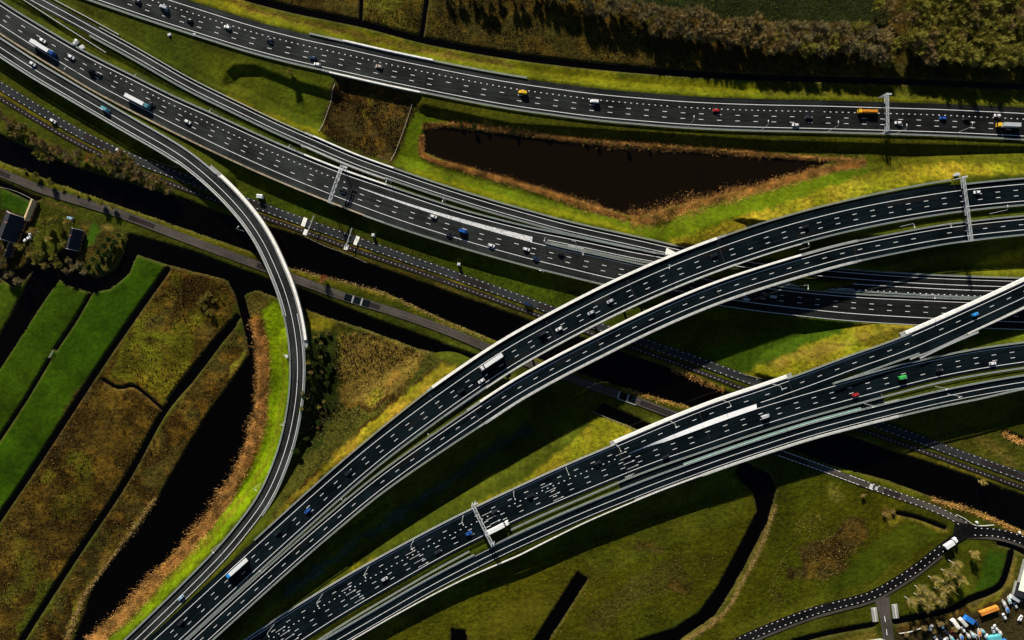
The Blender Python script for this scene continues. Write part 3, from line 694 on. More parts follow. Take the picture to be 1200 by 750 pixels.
def f(mb):
    solid(mb, L9, 0, LW, dz=.035); solid(mb, L9S, 0, LW, dz=.035)
    dashes(mb, L9, 3.67, DL, 12.0, DW, b=P_(L9, 890, 459), phase=(428, 673), dz=.035)
    dashes(mb, L9, 7.35, 1.0, 4.0, .38, b=sg, dz=.035)
    for o in (-7.3, -3.65): dashes(mb, L9S, o, DL, 12.0, DW, phase=(440, 685), dz=.035)
    solid(mb, L9, 7.3, LW, a=P_(L9, 885, 460), dz=.04); dashes(mb, L9, 3.65, DL, 12.0, DW, a=P_(L9, 890, 459), phase=(1041.7, 408), dz=.04)
    solid(mb, L9B, 0, LW, a=P_(L9B, 880, 481), dz=.045)
    between(mb, L9, L9B, 7.25, .1, .3, a=P_(L9, 735, 517), b=P_(L9, 880, 461))
marks(r9, f)
def f(mb):
    # turn arrows
    for px, py in ((338, 740), (417, 698), (492, 655), (578, 602), (650, 577), (735, 543)):
        s0 = P_(L9, px, py)
        for k, o in enumerate((5.5, 9.2, 12.9, 16.5)):
            sa = s0 + (k - 1.5) * 1.2
            ribbon(mb, L9, o - .13, o + .13, .036, sa - 4.2, sa + 2.0, 3)
            A = L9.at([sa + 2.0, sa + 2.0, sa + 3.8], [o - .5, o + .5, o], .036); mb.add(list(A), [(0, 1, 2)])
marks(r9, f, 'paint_worn')
road('median_strip', 'dark strip between the carriageways of the lower flyover', 'asphalt_dark', lambda mb: between(mb, L9S, L10, 1.9, -4.2, -.03, a=P_(L9S, 722, 559), b=P_(L9S, 1030, 459)))
r10 = road('ramp', 'single lane road along the lower edge of the lower flyover', 'asphalt_dark', lambda mb: ribbon(mb, L10, -4.2, ([0, P_(L10, 540, 668), P_(L10, 600, 638), P_(L10, 700, 594), L10.len], [4.4, 4.4, 4.6, 4.6, 4.8])))
marks(r10, lambda mb: (solid(mb, L10, 0, LW), solid(mb, L10, 3.6, LW * .8), solid(mb, L10, -3.7, LW * .6)))
r5 = road('service_road', 'narrow road with block edge lines beside the canal', 'asphalt_lane', lambda mb: ribbon(mb, L5, -.7, 4.9))
marks(r5, lambda mb: (dashes(mb, L5, 0, 1.0, 4.05, .36), dashes(mb, L5, 4.3, 1.0, 4.05, .36)), 'paint_worn')
rb = road('cycle_path', 'cycle path between canal and service road', 'asphalt_bike', lambda mb: ribbon(mb, LB, -1.5, 1.5))
marks(rb, lambda mb: dashes(mb, LB, .1, .7, 2.9, .32), 'paint_worn')
a6 = P_(L6, 912, 530); c6 = P_(L6, 1015, 567)
r6 = road('towpath', 'brown asphalt towpath along the canal', 'asphalt_path', lambda mb: ribbon(mb, L6, ([0, a6 - 20, a6 + 10], [-2.7, -2.7, -2.2]), ([0, a6 - 20, a6 + 10], [2.7, 2.7, 2.2])))
def f(mb):
    for o in (-1.9, 1.9):
        dashes(mb, L6, o, 2.2, 2.9, .3, a=a6, b=c6); dashes(mb, L6, o, 1.0, 3.9, .36, a=c6)
marks(r6, f)
def f(mb):      # 0-shaped speed figure and sharks' teeth
    for o in (-1.2, -.5, .3, 1.0, 1.7): ribbon(mb, L6, o - .22, o + .22, .03, c6 + 2, c6 + 4.4, 2.5)
    for k in range(3): ribbon(mb, L6, -.9 + k * .8, -.45 + k * .8, .03, c6 + 6, c6 + 8, 2.1)
marks(r6, f)
r6b = road('lane', 'dark lane bending right at the junction by the canal', 'asphalt_new', lambda mb: ribbon(mb, L6B, ([0, 12, 25, L6B.len], [-5.5, -4.0, -2.8, -2.8]), ([0, 12, 24, L6B.len], [4.5, 4.5, 3.2, 3.0]), .004))
marks(r6b, lambda mb: (dashes(mb, L6B, -2.2, 1.0, 3.9, .36, a=14), dashes(mb, L6B, 2.4, 1.0, 3.9, .36, a=6)))
r11 = road('lane', 'dark lane curving away to the lower edge', 'asphalt_new', lambda mb: ribbon(mb, L11, ([0, 10, 20, L11.len], [-3.4, -3.2, -3.2, -3.2]), ([0, 10, 20, L11.len], [5.5, 3.6, 3.2, 3.2]), .008))
marks(r11, lambda mb: (dashes(mb, L11, -2.0, 1.0, 3.9, .36, a=14), dashes(mb, L11, 2.0, 1.0, 3.9, .36, a=22)))
road('gravel_verge', 'pale verge beside the lower lane', 'gravel_edge', lambda mb: (ribbon(mb, L11, -5.0, -3.2, -.05, a=25), ribbon(mb, L6B, 3.0, 5.0, -.05, a=8)))
r12 = road('lane', 'short side road with a small bridge at the bottom edge', 'asphalt_path', lambda mb: ribbon(mb, L12, ([0, 10, L12.len], [-5.5, -3.7, -3.9]), ([0, 10, L12.len], [5.0, 3.7, 3.9]), .002))
marks(r12, lambda mb: dashes(mb, L12, .6, 4, 9, .4, a=12))
# pale rumble pads and dark panels on road and towpath
def f(mb):
    for (px, py, ln, o, hw) in ((355, 259, L5, 2.1, 3.0), (416.5, 280, L5, 2.1, 3.0), (357.5, 272, LB, 0.2, 1.9), (405.8, 289, LB, .2, 1.9)):
        s0 = P_(ln, px, py); ribbon(mb, ln, o - hw, o + hw, .02, s0 - 1.3, s0 + 1.3, 1.3)
marks(r5, f, 'concrete')
def f(mb):
    for px, py in ((409, 349), (420.5, 353), (430, 357), (728.5, 464), (739, 468)):
        s0 = P_(L6, px, py); ribbon(mb, L6, -2.3, 2.3, .015, s0 - 2.6, s0 + 2.6, 2)
marks(r6, f, 'asphalt_dark')
def f(mb):
    for px, py in ((414.5, 351), (425.5, 355), (723.5, 462), (734, 466)):
        s0 = P_(L6, px, py); ribbon(mb, L6, -2.5, 2.5, .02, s0 - .55, s0 + .55, 1)
    for px, py in ((728, 467.5), ): s0 = P_(L6, px, py); ribbon(mb, L6, 2.4, 3.0, .02, s0 - 3, s0 + 10, 2)
marks(r6, f, 'concrete_grey')

def f_patch(ln, lanes, n, wd=3.2, dz=.010):
    def g(mb):
        for i in range(n):      # one patch per stretch, so that none lie over one another
            g_ = (ln.len - 40) / n; l_ = rnd.uniform(.15, .6) * min(g_, 70); s0 = 20 + g_ * i + rnd.uniform(0, g_ - l_ - 2); o = rnd.choice(lanes); ribbon(mb, ln, o - wd / 2, o + wd / 2, dz, s0, s0 + l_)
    return g
for rd, ln, lanes, n, m in ((r1, L1, (1.85, 5.55, 9.3, 13.0), 12, 'asphalt_worn'), (r3, L3, (-1.8, -5.4, -9.0, 2.2), 12, 'asphalt_worn'), (r7, L7, (1.8, 5.4, 9.0, -1.9), 10, 'asphalt_patch'), (r8, L8, (1.7, 5.0, 8.0), 7, 'asphalt_patch'), (r4, L4, (1.9, -2.2), 6, 'asphalt_worn'), (r5, L5, (2.1,), 6, 'asphalt_bike'), (r6, L6, (.2,), 8, 'asphalt_bike')):
    mb = MB(); f_patch(ln, lanes, n)(mb); o = mb.build('resurfaced_patch', m, rd); o['kind'] = 'structure'
for rd, ln, lo, hi, pts in ((r7, L7, -5.2, 13, ((509, 466), (845, 289), (640, 382), (740, 332))), (r8, L8, -1.4, 9.6, ((556, 481), (1000, 288), (700, 398), (840, 335))), (r4, L4, -4.3, 4.2, ((246, 209), (348, 404), (300, 270))), (r9, L9, -1, 20, ((722, 523), (924, 447), (820, 483))), (r1, L1, -3.6, 16.4, ((390, 54), (500, 78)))):
    mb = MB()
    for p in pts: s0 = P_(ln, *p); ribbon(mb, ln, lo, hi, .02, s0 - .25, s0 + .25, .4)
    o = mb.build('expansion_joint', 'tyre', rd); o['kind'] = 'structure'

# ------------------------------------------------------------------ flyovers and bridges
def pillars(root, ln, offs, a, b, zdrop, step=30, r=.9):
    n = max(1, int((b - a) / step))
    for i in range(n + 1):
        s0 = a + 4 + (b - a - 8) * i / n
        for o in offs:
            p = ln.at(s0, o); g = min(gz(p[0], p[1]), 0) - 1.2; top = p[2] - zdrop
            if top - g < 1.5: continue
            m = MB(); m.bar((p[0], p[1], g), (p[0], p[1], top), r, n=10); m.box((p[0], p[1], top - .35), r * 1.25, r * 2.2, .35, ln.tan(s0)); m.build('pillar', 'concrete_grey', root)
def railing(mb, ln, off, a, b, z=1.0, sp=1.33):
    sweep(mb, ln, off - .06, off + .06, z - .12, z, a, b)
    s0 = a
    while s0 < b:
        p = ln.at(s0, off); mb.box((p[0], p[1], p[2] + z / 2 - .1), .12, .12, z / 2 - .06, ln.tan(s0)); s0 += sp
def bridge(name, label, cat, ln, a, b, lo, hi, walls, deckfn=None, pil=(), thick=1.4, wallmat='concrete'):
    root = empty(name, ln.at((a + b) / 2)); root_off = np.array(root.location)
    tag(root, label, cat)
    def part(nm, mb, m):
        mb.v = [tuple(np.array(p) - root_off) for p in mb.v]; return mb.build(nm, m, root)
    mb = MB()
    if deckfn: deckfn(mb)
    else: sweep(mb, ln, lo, hi, -thick, -.05, a, b)
    part('deck', mb, 'concrete_grey')
    for (wl, off, wd, ht, pa, pb, rail) in walls:
        mb = MB(); qa, qb = P_(wl, *pa), P_(wl, *pb); sub = wl.off(off)
        sa, sb = qa / wl.len * sub.len, qb / wl.len * sub.len
        sweep(mb, sub, -wd / 2, wd / 2, -1.1, ht, sa, sb); o = part('parapet', mb, 'concrete_mid' if rail else wallmat)
        if rail:
            mb = MB(); railing(mb, sub, 0.0, sa, sb, ht + .55); mb.v = [tuple(np.array(p) - root_off) for p in mb.v]; mb.build('railing', 'steel_light', o)
    n0 = len(root.children)
    pillars_root = root
    n = 0
    for (pl, o, pa, pb, step) in pil:
        qa, qb = P_(pl, *pa), P_(pl, *pb); k = max(1, int((qb - qa) / step))
        for i in range(1, k):
            p = pl.at(qa + (qb - qa) * i / k, o); g = min(gz(p[0], p[1]), 0) - 1.0; top = p[2] - thick + .05
            if top - g < 1.5: continue
            mb = MB(); mb.bar((p[0], p[1], g), (p[0], p[1], top - .6), .8, n=10); mb.box((p[0], p[1], top - .3), .9, 1.9, .3, pl.tan(qa) + 0); part('pillar', mb, 'concrete_grey')
    return root
bridge('flyover', 'upper flyover deck of three lanes with a broad white parapet on its upper side', 'flyover', L7, P_(L7, 505, 468), P_(L7, 852, 287), -6.9, 14.7,
       [(L7, -6.2, 1.7, 1.0, (513, 462), (842, 290), False), (L7, 14.0, .9, .8, (560, 432), (932, 261), True)], pil=[(L7, 1, (513, 462), (845, 290), 34), (L7, 9, (530, 452), (860, 284), 34)])
bridge('flyover', 'two lane flyover deck just below the upper flyover, with a cream parapet', 'flyover', L8, P_(L8, 548, 487), P_(L8, 1006, 287), -3.3, 11.5,
       [(L8, -2.7, 1.25, 1.0, (565, 475), (941, 303.3), False), (L8, 10.7, 1.5, .7, (560, 478), (997, 288), True)], pil=[(L8, 0, (560, 478), (945, 302), 34), (L8, 7.5, (590, 460), (995, 289), 34)])
bridge('flyover', 'long lower flyover carrying two carriageways over the canal', 'flyover', L9, P_(L9, 716, 526), P_(L9, 930, 445), -4.3, 8,
       [(L9, -3.3, 1.9, 1.0, (721, 523.5), (926, 446), False), (L10, 5.6, 1.5, .7, (822, 547), (1048, 478), True)],
       deckfn=lambda mb: (between(mb, L9, L10, -4.3, 6.4, -.06, a=P_(L9, 716, 526), b=P_(L9, 930, 445)), between(mb, L9S, L10, -11, 6.4, -.07, a=P_(L9S, 770, 541), b=P_(L9S, 1030, 459)),
                          sweep(mb, L9, -4.3, 7.9, -1.5, -.12, P_(L9, 716, 526), P_(L9, 930, 445)), sweep(mb, L9S, -11, 2.5, -1.5, -.13, P_(L9S, 745, 550), P_(L9S, 1010, 464)), sweep(mb, L10, -5.2, 6.4, -1.5, -.14, P_(L10, 820, 547), P_(L10, 1056, 476))),
       pil=[(L9, 1, (723, 523), (925, 446), 34), (L9S, -4, (790, 533), (1000, 467), 34), (L10, 2, (830, 543), (1045, 479), 34)], thick=1.5)
bridge('flyover', 'short flyover at the right edge with a bright white upper parapet', 'flyover', L9, P_(L9, 1056, 398), L9.len, -4.4, 14.2,
       [(L9, -3.4, 2.0, 1.0, (1064, 395), (1268, 301), False), (L9, 13.4, .9, .8, (1120, 371), (1268, 301), True)], pil=[(L9, 0, (1064, 395), (1240, 315), 30), (L9, 9, (1090, 384), (1240, 315), 30)])
bridge('flyover', 'curving ramp bridge over the canal with a broad white outer wall', 'flyover', L4, P_(L4, 240, 203), P_(L4, 348, 408), -7.4, 5.4,
       [(L4, -6.5, 1.7, .9, (249, 212), (347, 398), False), (L4, -5.1, .4, .7, (249, 212), (347, 398), True), (L4, 5.0, .7, .9, (215, 184), (341, 368), True)], pil=[(L4, -2, (252, 214), (347, 398), 26)])
bridge('road_bridge', 'low motorway bridge over the bare earth passage at the top', 'bridge', L1, P_(L1, 386, 53), P_(L1, 506, 79), -5.4, 18.2,
       [(L1, -4.9, 1.0, .9, (401, 56), (503, 78.5), False), (L1, 17.6, .9, .9, (397, 55), (500, 78), False)], pil=[(L1, -2, (393, 54), (500, 78), 20), (L1, 12, (393, 54), (500, 78), 20)])
bridge('road_bridge', 'slim ramp bridge with two white parapets below the bare earth passage', 'bridge', L2, P_(L2, 358, 160), P_(L2, 462, 202), -3.0, 7.0,
       [(L2, -2.4, .9, .9, (365, 163), (460, 201), False), (L2, 6.3, .9, .7, (360, 161), (453, 198), True)])
bridge('road_bridge', 'wide carriageway bridge with one white parapet beside the slim ramp bridge', 'bridge', L3N, P_(L3N, 345, 181), P_(L3N, 462, 224), -3.2, 6,
       [(L3N, -2.6, 1.0, .9, (354, 185), (452, 221), False)], deckfn=lambda mb: (between(mb, L3N, L3, -3.2, 5.4, -.06, a=P_(L3N, 320, 170), b=P_(L3N, 462, 224)), sweep(mb, L3, -14, 5.4, -1.5, -.12, P_(L3, 330, 204), P_(L3, 445, 249))),
       pil=[(L3, 2, (340, 208), (436, 246), 18)])

# ------------------------------------------------------------------ guard rails
def subline(ln, offs):
    if np.isscalar(offs): return ln.off(offs)
    ss = [P_(ln, a, b) for a, b, _ in offs]; oo = [o for *_, o in offs]; k = np.argsort(ss)
    q = ln.s; return Line(None, None, xyz=smooth(ln.at(q, np.interp(q, np.array(ss)[k], np.array(oo)[k])), 4))
def rail(ln, offs, pa, pb, label, style='double', m='steel', group=None, cat='guard rail'):
    sub = subline(ln, offs); a = 0.0 if pa is None else P_(sub, *pa); b = sub.len if pb is None else P_(sub, *pb)
    root = empty('guard_rail', sub.at((a + b) / 2)); ro = np.array(root.location); tag(root, label, cat, group)
    def part(nm, mb, m, stuff=False):
        mb.v = [tuple(np.array(p) - ro) for p in mb.v]; o = mb.build(nm, m, root)
        if stuff: o['kind'] = 'stuff'
    if style == 'double':
        for o in (-.36, .36):
            mb = MB(); sweep(mb, sub, o - .11, o + .11, .42, .76, a, b); part('beam', mb, m)
        mb = MB(); s0 = a
        while s0 < b:
            p = sub.at(s0); mb.box((p[0], p[1], p[2] + .3), .19, .30, .42, sub.tan(s0)); s0 += 1.33
        part('post', mb, m, True)
    elif style == 'step':
        mb = MB(); sweep(mb, sub, -.28, .28, -.9, .35, a, b); part('base', mb, m)
        mb = MB(); sweep(mb, sub, -.16, .16, .34, .85, a, b); part('beam', mb, m)
    else:
        mb = MB(); sweep(mb, sub, -.17, .17, .42, .76, a, b); part('beam', mb, m)
        mb = MB(); s0 = a
        while s0 < b:
            p = sub.at(s0, .25); mb.box((p[0], p[1], p[2] + .28), .12, .14, .40, sub.tan(s0)); s0 += 2.66
        part('post', mb, m, True)
    return root
rail(L1, 17.2, None, (393, 56), 'guard rail on the lower edge of the top motorway, left of its low bridge')
rail(L1, 17.4, (502, 80), None, 'long guard rail on the lower edge of the top motorway, right of its low bridge')
rail(L1, -4.6, (360, 48), (402, 57), 'short guard rail above the top motorway leading into the white bridge parapet')
rail(L1, -4.6, (503, 79), (618, 100), 'guard rail above the top motorway running on from the bridge parapet')
rail(L2, -2.1, (117, 36), (364, 163), 'guard rail on the upper side of the thin ramp, before its white parapets', 'single', 'steel_light')
rail(L2, -2.3, (461, 201), (806, 295), 'guard rail on the upper side of the thin ramp below the pond')
rail(L2, 5.9, (111, 34), (358, 160), 'guard rail on the lower side of the thin ramp, before its white parapets')
rail(L2, 5.6, (456, 199), (770, 287), 'guard rail on the lower side of the thin ramp below the pond')
X1 = Line([(40,-14),(64,0),(102,20),(140,41)], 4.4); rail(X1, 0, None, None, 'short pale rail that ends in the grass above the thin ramp', 'single', 'steel_light')
X2 = Line([(0,-18),(28,0),(76,31),(125,62)], 4.4); rail(X2, 0, None, None, 'short pale rail that ends in the grass below the thin ramp', 'single', 'steel_light')
rail(L3N, -2.6, None, (353, 184.5), 'guard rail on the upper edge of the wide carriageway at upper left')
rail(L3N, -2.4, (453, 221), (800, 306), 'guard rail above the hatched gore of the wide carriageway')
rail(L3, 5.0, None, (430, 244), 'cream weathered guard rail on the lower edge of the wide carriageway', 'double', 'steel_cream')
rail(L3, 5.2, (431, 244), (740, 331), 'guard rail on the lower edge of the wide carriageway, up to the flyover')
rail(L3, 4.9, (820, 345), None, 'low pale rail on the lower edge of the carriageway under the right flyover', 'single', 'steel_light')
rail(L3M, -1.7, (640, 288), (800, 322), 'rail in the narrow grass strip before the upper flyover')
rail(L3M, -2.2, (880, 335), None, 'lower rail of the grass median between the two flyovers')
rail(L3N, 5.0, (640, 275), (780, 303), 'rail on the ramp side of the narrow grass strip')
rail(L3N, 4.6, (900, 322), None, 'upper rail of the grass median between the two flyovers')
rail(L2, -2.2, (930, 313), None, 'pale rail along the ramp in the shade of the upper flyover')
rail(L4, -5.2, None, (249, 212), 'guard rail between the loop ramp and the wide carriageway at upper left', 'double', 'steel_light')
rail(L4, -4.95, (348, 404), (303, 598), 'guard rail on the outer side of the loop ramp below its bridge')
rail(L4, 5.3, None, (213, 183), 'guard rail along the dark drop on the lower side of the loop ramp', 'double', 'steel_light')
rail(L4, 4.7, (340, 365), None, 'guard rail on the bright grass side of the loop ramp')
rail(L7, [(110, 812, -3.6), (300, 640, -3.6), (430, 525, -4.2), (513, 463, -6.0)], (300, 632), (512, 450), 'guard rail on the upper edge of the upper flyover approach at lower left')
rail(L7, [(843, 290, -6.0), (1000, 244, -6.2), (1112, 225, -7.6), (1122, 223, -7.6)], (845, 278), (1112, 210), 'guard rail on the upper edge of the upper flyover, right of its parapet')
rail(L7, -3.7, (1132, 222), None, 'guard rail on the upper road edge beyond the right gantry')
rail(L7, 13.4, None, (560, 432), 'guard rail on the median side of the three lane approach at lower left')
rail(L7, 13.6, (932, 262), None, 'guard rail on the median side of the three lane road at right')
rail(L8, -2.3, None, (564, 475), 'guard rail on the median side of the two lane approach at lower left')
rail(L8, -2.3, (942, 303), None, 'guard rail on the median side of the two lane road at right')
rail(L8, [(160, 812, 8.6), (436, 565, 8.9), (540, 492, 10.2), (570, 472, 10.6)], None, (565, 474), 'guard rail on the lower edge of the two lane approach at lower left')
rail(L8, [(990, 290, 10.6), (1100, 268, 10.2), (1200, 257, 10.0)], (998, 288), None, 'guard rail on the lower edge of the two lane road at right')
rail(L9, -1.9, None, (722, 524), 'guard rail on the upper edge of the five lane road', 'double', 'steel_light')
rail(L9, -1.9, (926, 446), (1066, 394), 'guard rail on the upper edge between the two white flyover parapets')
rail(L9S, [(285, 795, 6.4), (355, 748, 6.2), (531, 645, 5.4), (545, 637, 5.2)], None, (547, 638), 'guard rail below the five lane road, ending at the gantry over the white truck')
rail(L9S, [(596, 612, 4.5), (680, 576, 4.2), (726, 557, 3.7), (870, 505, 4.0), (1020, 461, 4.0), (1200, 424, 3.8)], (597, 614), None, 'long guard rail below the five lane road, right of the gantry')
rail(L10, [(320, 794, -4.6), (560, 657, -5.2), (680, 602, -5.0), (840, 540, -4.4), (1020, 485, -4.4), (1200, 447, -4.4)], (575, 640), None, 'guard rail on the upper side of the lowest flyover lane')
rail(L10, [(320, 794, -4.9), (560, 657, -5.0)], None, (556, 655), 'guard rail on the upper side of the lowest lane at lower left')
rail(L10, [(320, 794, 4.9), (450, 718, 5.0), (540, 668, 6.4), (600, 638, 8.6), (680, 602, 6.5), (773, 564, 5.5), (825, 546, 5.6)], None, (822, 548), 'guard rail on the bottom edge of the lower flyover road, left part', 'step', 'concrete_mid')
rail(L10, [(1045, 479, 5.6), (1147, 456, 6.0), (1200, 447, 4.2)], (1050, 488), None, 'guard rail on the bottom edge of the lower flyover road, right part')
X3 = Line([(976,449.5),(1000,441.5),(1040,427),(1077,414)], [(976,449,13.2),(1077,414,13.0)]); rail(X3, 0, None, None, 'short rail along the wedge where the lower flyover splits')
rail(L9B, -2.0, (979, 452), None, 'rail on the upper side of the lower branch after the split')
X4 = Line([(1078,419.5),(1110,404),(1146,389)], [(1078,419,13.1),(1146,389,13.4)]); rail(X4, 0, None, None, 'short pale rail leading into the right edge flyover', 'double', 'steel_light')
# clear sound screen of tinted glass between the two carriageways of the lower flyover
tg = tag(empty('glass_screen', L10.at(P_(L10, 900, 520), -5.2)), 'tinted glass screen between the carriageways of the lower flyover', 'screen'); ro = np.array(tg.location)
sub = L10.off(-5.3); mb = MB(); sweep(mb, sub, -.5, .5, .2, .45, P_(sub, 800, 548), P_(sub, 1008, 483)); mb.v = [tuple(np.array(p) - ro) for p in mb.v]; mb.build('pane', 'glass_green', tg)
mb = MB(); sweep(mb, sub, -.68, -.55, .2, .6, P_(sub, 800, 548), P_(sub, 1008, 483)); mb.v = [tuple(np.array(p) - ro) for p in mb.v]; mb.build('frame', 'steel', tg)

# ------------------------------------------------------------------ gantries
def gantry(pa, pb, za, zb, label, hb=7.2, signs=()):
    A = W(pa[0], pa[1], za + hb); B = W(pb[0], pb[1], zb + hb); d = B - A; ln = np.hypot(d[0], d[1]); ang = math.atan2(d[1], d[0])
    root = empty('gantry', (A[0], A[1], za), ang); tag(root, label, 'gantry'); dz = B[2] - A[2]
    wd = .85; mb = MB()
    for y in (-wd, wd):
        for z in (hb - .8, hb + .8): mb.bar((0, y, z), (ln, y, z + dz), .17, n=4)
    k = int(ln / 2.2)
    for i in range(k):
        x0, x1 = ln * i / k, ln * (i + 1) / k; sg_ = 1 if i % 2 else -1; e0, e1 = dz * i / k, dz * (i + 1) / k
        mb.bar((x0, -wd * sg_, hb + .8 + e0), (x1, wd * sg_, hb + .8 + e1), .12, n=4); mb.bar((x0, -wd, hb + .8 + e0), (x0, wd, hb + .8 + e0), .12, n=4)
        for y in (-wd, wd): mb.bar((x0, y, hb - .8 * sg_ + e0), (x1, y, hb + .8 * sg_ + e1), .09, n=4)
    mb.build('truss', 'steel_light', root)
    for x, e, z in ((0.4, 0, za), (ln - .4, dz, zb)):
        p = A + d * (x / ln); g = min(z, gz(p[0], p[1]) if abs(gz(p[0], p[1]) - z) < 6 else z) - za
        mb = MB()
        for y in (-wd, wd): mb.bar((x, y * 1.25, g - .3), (x, y, hb + e - .8), .24, n=6)
        mb.bar((x, -wd * 1.15, g + 2.6), (x, wd, hb + e - 1.2), .12, n=4)
        mb.build('post', 'steel_light', root)
    for x in signs:
        mb = MB(); mb.box((x * ln, -1.25, hb + dz * x), .95, .16, .85); o = mb.build('signal_box', 'car_glass', root)
    mb = MB(); mb.box((.2, 1.9, hb - .5), .5, 1.6, .12); mb.build('platform', 'steel_light', root)
    return root
gantry((1039, 109.5), (1039.5, 154.5), 3.6, 3.6, 'white lattice gantry spanning the top motorway behind the orange lorry', signs=(.3, .45, .6, .75))
gantry((401, 194), (385.5, 238), 4.5, 4.5, 'slanting white lattice gantry over the wide carriageway', signs=(.35, .5, .65, .8))
gantry((1128, 207), (1138, 283), 10.6, 10.6, 'tall white lattice gantry across both roads at the right', signs=(.2, .3, .4, .62, .75))
gantry((554, 592), (577.5, 640), 6.8, 6.8, 'white lattice gantry over the white truck on the lower flyover road', signs=(.2, .35, .5, .65))
# height barriers over the canal road
def height_bar(pa, pb, label):
    A = W(pa[0], pa[1], 4.6); B = W(pb[0], pb[1], 4.6); d = B - A; l = np.hypot(d[0], d[1])
    root = empty('height_barrier', (A[0], A[1], .3), math.atan2(d[1], d[0])); tag(root, label, 'height barrier')
    mb = MB(); mb.box((l / 2, 0, 4.4), l / 2, .28, .18); mb.build('crossbar', 'concrete_grey', root)
    for x in (.3, l - .3): mb = MB(); mb.bar((x, 0, -.6), (x, 0, 4.25), .16, n=6); mb.build('post', 'steel', root)
height_bar((368, 252.5), (359, 276), 'grey height barrier across the canal road nearest the loop ramp')
height_bar((412.5, 267), (404.5, 291.5), 'grey height barrier across the canal road with a dark box beside it')

# ------------------------------------------------------------------ lamp posts
def lamp_proto(h=15.0, arm=2.0):
    root = empty('lamp_post')
    mb = MB(); mb.bar((0, 0, -.5), (0, 0, h), .17, .10, 6); mb.build('pole', 'steel_light', root)
    mb = MB(); mb.bar((0, 0, h), (arm * .6, 0, h + .5), .09, n=5); mb.bar((arm * .6, 0, h + .5), (arm, 0, h + .5), .09, n=5)
    a = mb.build('arm', 'steel_light', root)
    mb = MB(); mb.box((arm + .35, 0, h + .5), .62, .24, .12, 0, .8); mb.build('lamp_head', 'concrete', root)
    return root
LAMP = None
def lamp(px, py, z, ang, label, group='lamp posts along the motorways', sc=1.0):
    global LAMP
    p = W(px, py, z)
    if LAMP is None: LAMP = lamp_proto(); o = LAMP
    else: o = copy_tree(LAMP)
    o.location = p; o.rotation_euler = (0, 0, ang); o.scale = (sc,) * 3; tag(o, label, 'lamp post', group)
tn = lambda ln, px, py: ln.tan(P_(ln, px, py))
for i, (px, py) in enumerate(((322, 731), (378, 696.5), (432, 664), (485, 632), (543, 604), (602, 575), (663, 547), (722, 520.5), (785, 493), (847, 469), (905, 450))):
    lab = ['lamp post at the lower left start of the five lane road', 'lamp post on the five lane road, second from the lower left', 'lamp post on the five lane road, third from the lower left',
           'lamp post on the five lane road just left of the gantry', 'lamp post on the five lane road just right of the gantry', 'lamp post beside the yellow slope above the turn arrows',
           'lamp post nearest below the wide yellow slope end', 'lamp post where the white parapet of the lower flyover begins', 'lamp post on the lower flyover by the ditch and towpath',
           'lamp post on the lower flyover above the canal', 'lamp post on the lower flyover near the canal road'][i]
    z = float(np.interp(P_(L9, px, py), L9.s, L9.p[:, 2])); lamp(px, py, z, tn(L9, px, py) - 1.57, lab, sc=.9)
for px, py, lab in ((1180, 246, 'lamp post in the median right of the tall gantry'), (1113, 261.5, 'lamp post in the median just left of the tall gantry'), (1070, 262, 'lamp post in the grass median near the parted roads'),
                    (948, 290, 'lamp post at the end of the cream parapet')):
    lamp(px - (px - 600) * .034, py - (py - 375) * .034, 11.0, tn(L7, px, py) + 1.57 * rnd.choice((-1, 1)), lab)
for px, py, lab in ((520, 232, 'lamp post between ramp and wide carriageway below the pond'), (639, 278, 'lamp post at the tip of the hatched gore'), (684, 294, 'lamp post by the pale maintenance patch'), (785, 310, 'lamp post close to the upper flyover parapet'),
                    (454, 209, 'lamp post at the end of the ramp bridge parapet'), (1095, 345, 'lamp post in the shaded grass median'), (947, 334, 'lamp post in the dark median under the upper flyover')):
    lamp(px - (px - 600) * .034, py - (py - 375) * .034, 4.5, tn(L2, px, py) - 1.57, lab)
for px, py, lab in ((1139, 148, 'lamp post far right on the top motorway edge'), (1062, 150.5, 'lamp post on the top motorway right of the gantry'), (982, 147, 'lamp post on the top motorway left of the gantry'),
                    (900, 146, 'lamp post on the top motorway above the right end of the pond'), (813, 141, 'lamp post on the top motorway above the pond')):
    lamp(px - (px - 600) * .034, py + 8 - (py - 375) * .0, 3.4, 1.57, lab)
for px, py, lab in ((339, 415, 'lamp post on the loop ramp beside a small cabinet'), (336, 494, 'lamp post on the bright slope of the loop ramp, middle one'), (306, 567, 'lamp post low on the bright slope of the loop ramp'), (258, 637, 'lamp post near the foot of the loop ramp'),
                    (286, 271, 'lamp post on the canal bridge of the loop ramp')):
    lamp(px, py, float(np.interp(P_(L4, px, py), L4.s, L4.p[:, 2])) - 1, tn(L4, px, py) + 1.57, lab, sc=.85)
for px, py, lab in ((92, 84, 'lamp post in the grass beside the two service cabinets'), (172, 92, 'lamp post in the grass right of the second white truck'), (257, 132, 'lamp post in the grass near the bend of the thin ramp'), (347, 173, 'lamp post at the left end of the bridge parapets')):
    lamp(px, py + 2, 4.0, tn(L2, px, py) - 1.57, lab, sc=.8)
for px, py, lab in ((504, 508, 'lamp post in the narrow grass strip of the upper flyover approach'), (405, 582, 'lamp post in the grass strip left of the flyover bridge'), (312, 664, 'lamp post in the narrow strip right of the blue truck')):
    lamp(px + 2, py, 11, tn(L7, px, py) + 1.57, lab, sc=.7)
for px, py, lab in ((1123, 464, 'lamp post between the lowest lanes at the right'), (1025, 475, 'lamp post at the right end of the glass screen'), (1108, 455, 'lamp post between carriageways below the green car')):
    lamp(px - 12, py - 2, 12.2, tn(L10, px, py) + 3.14, lab, sc=.9)
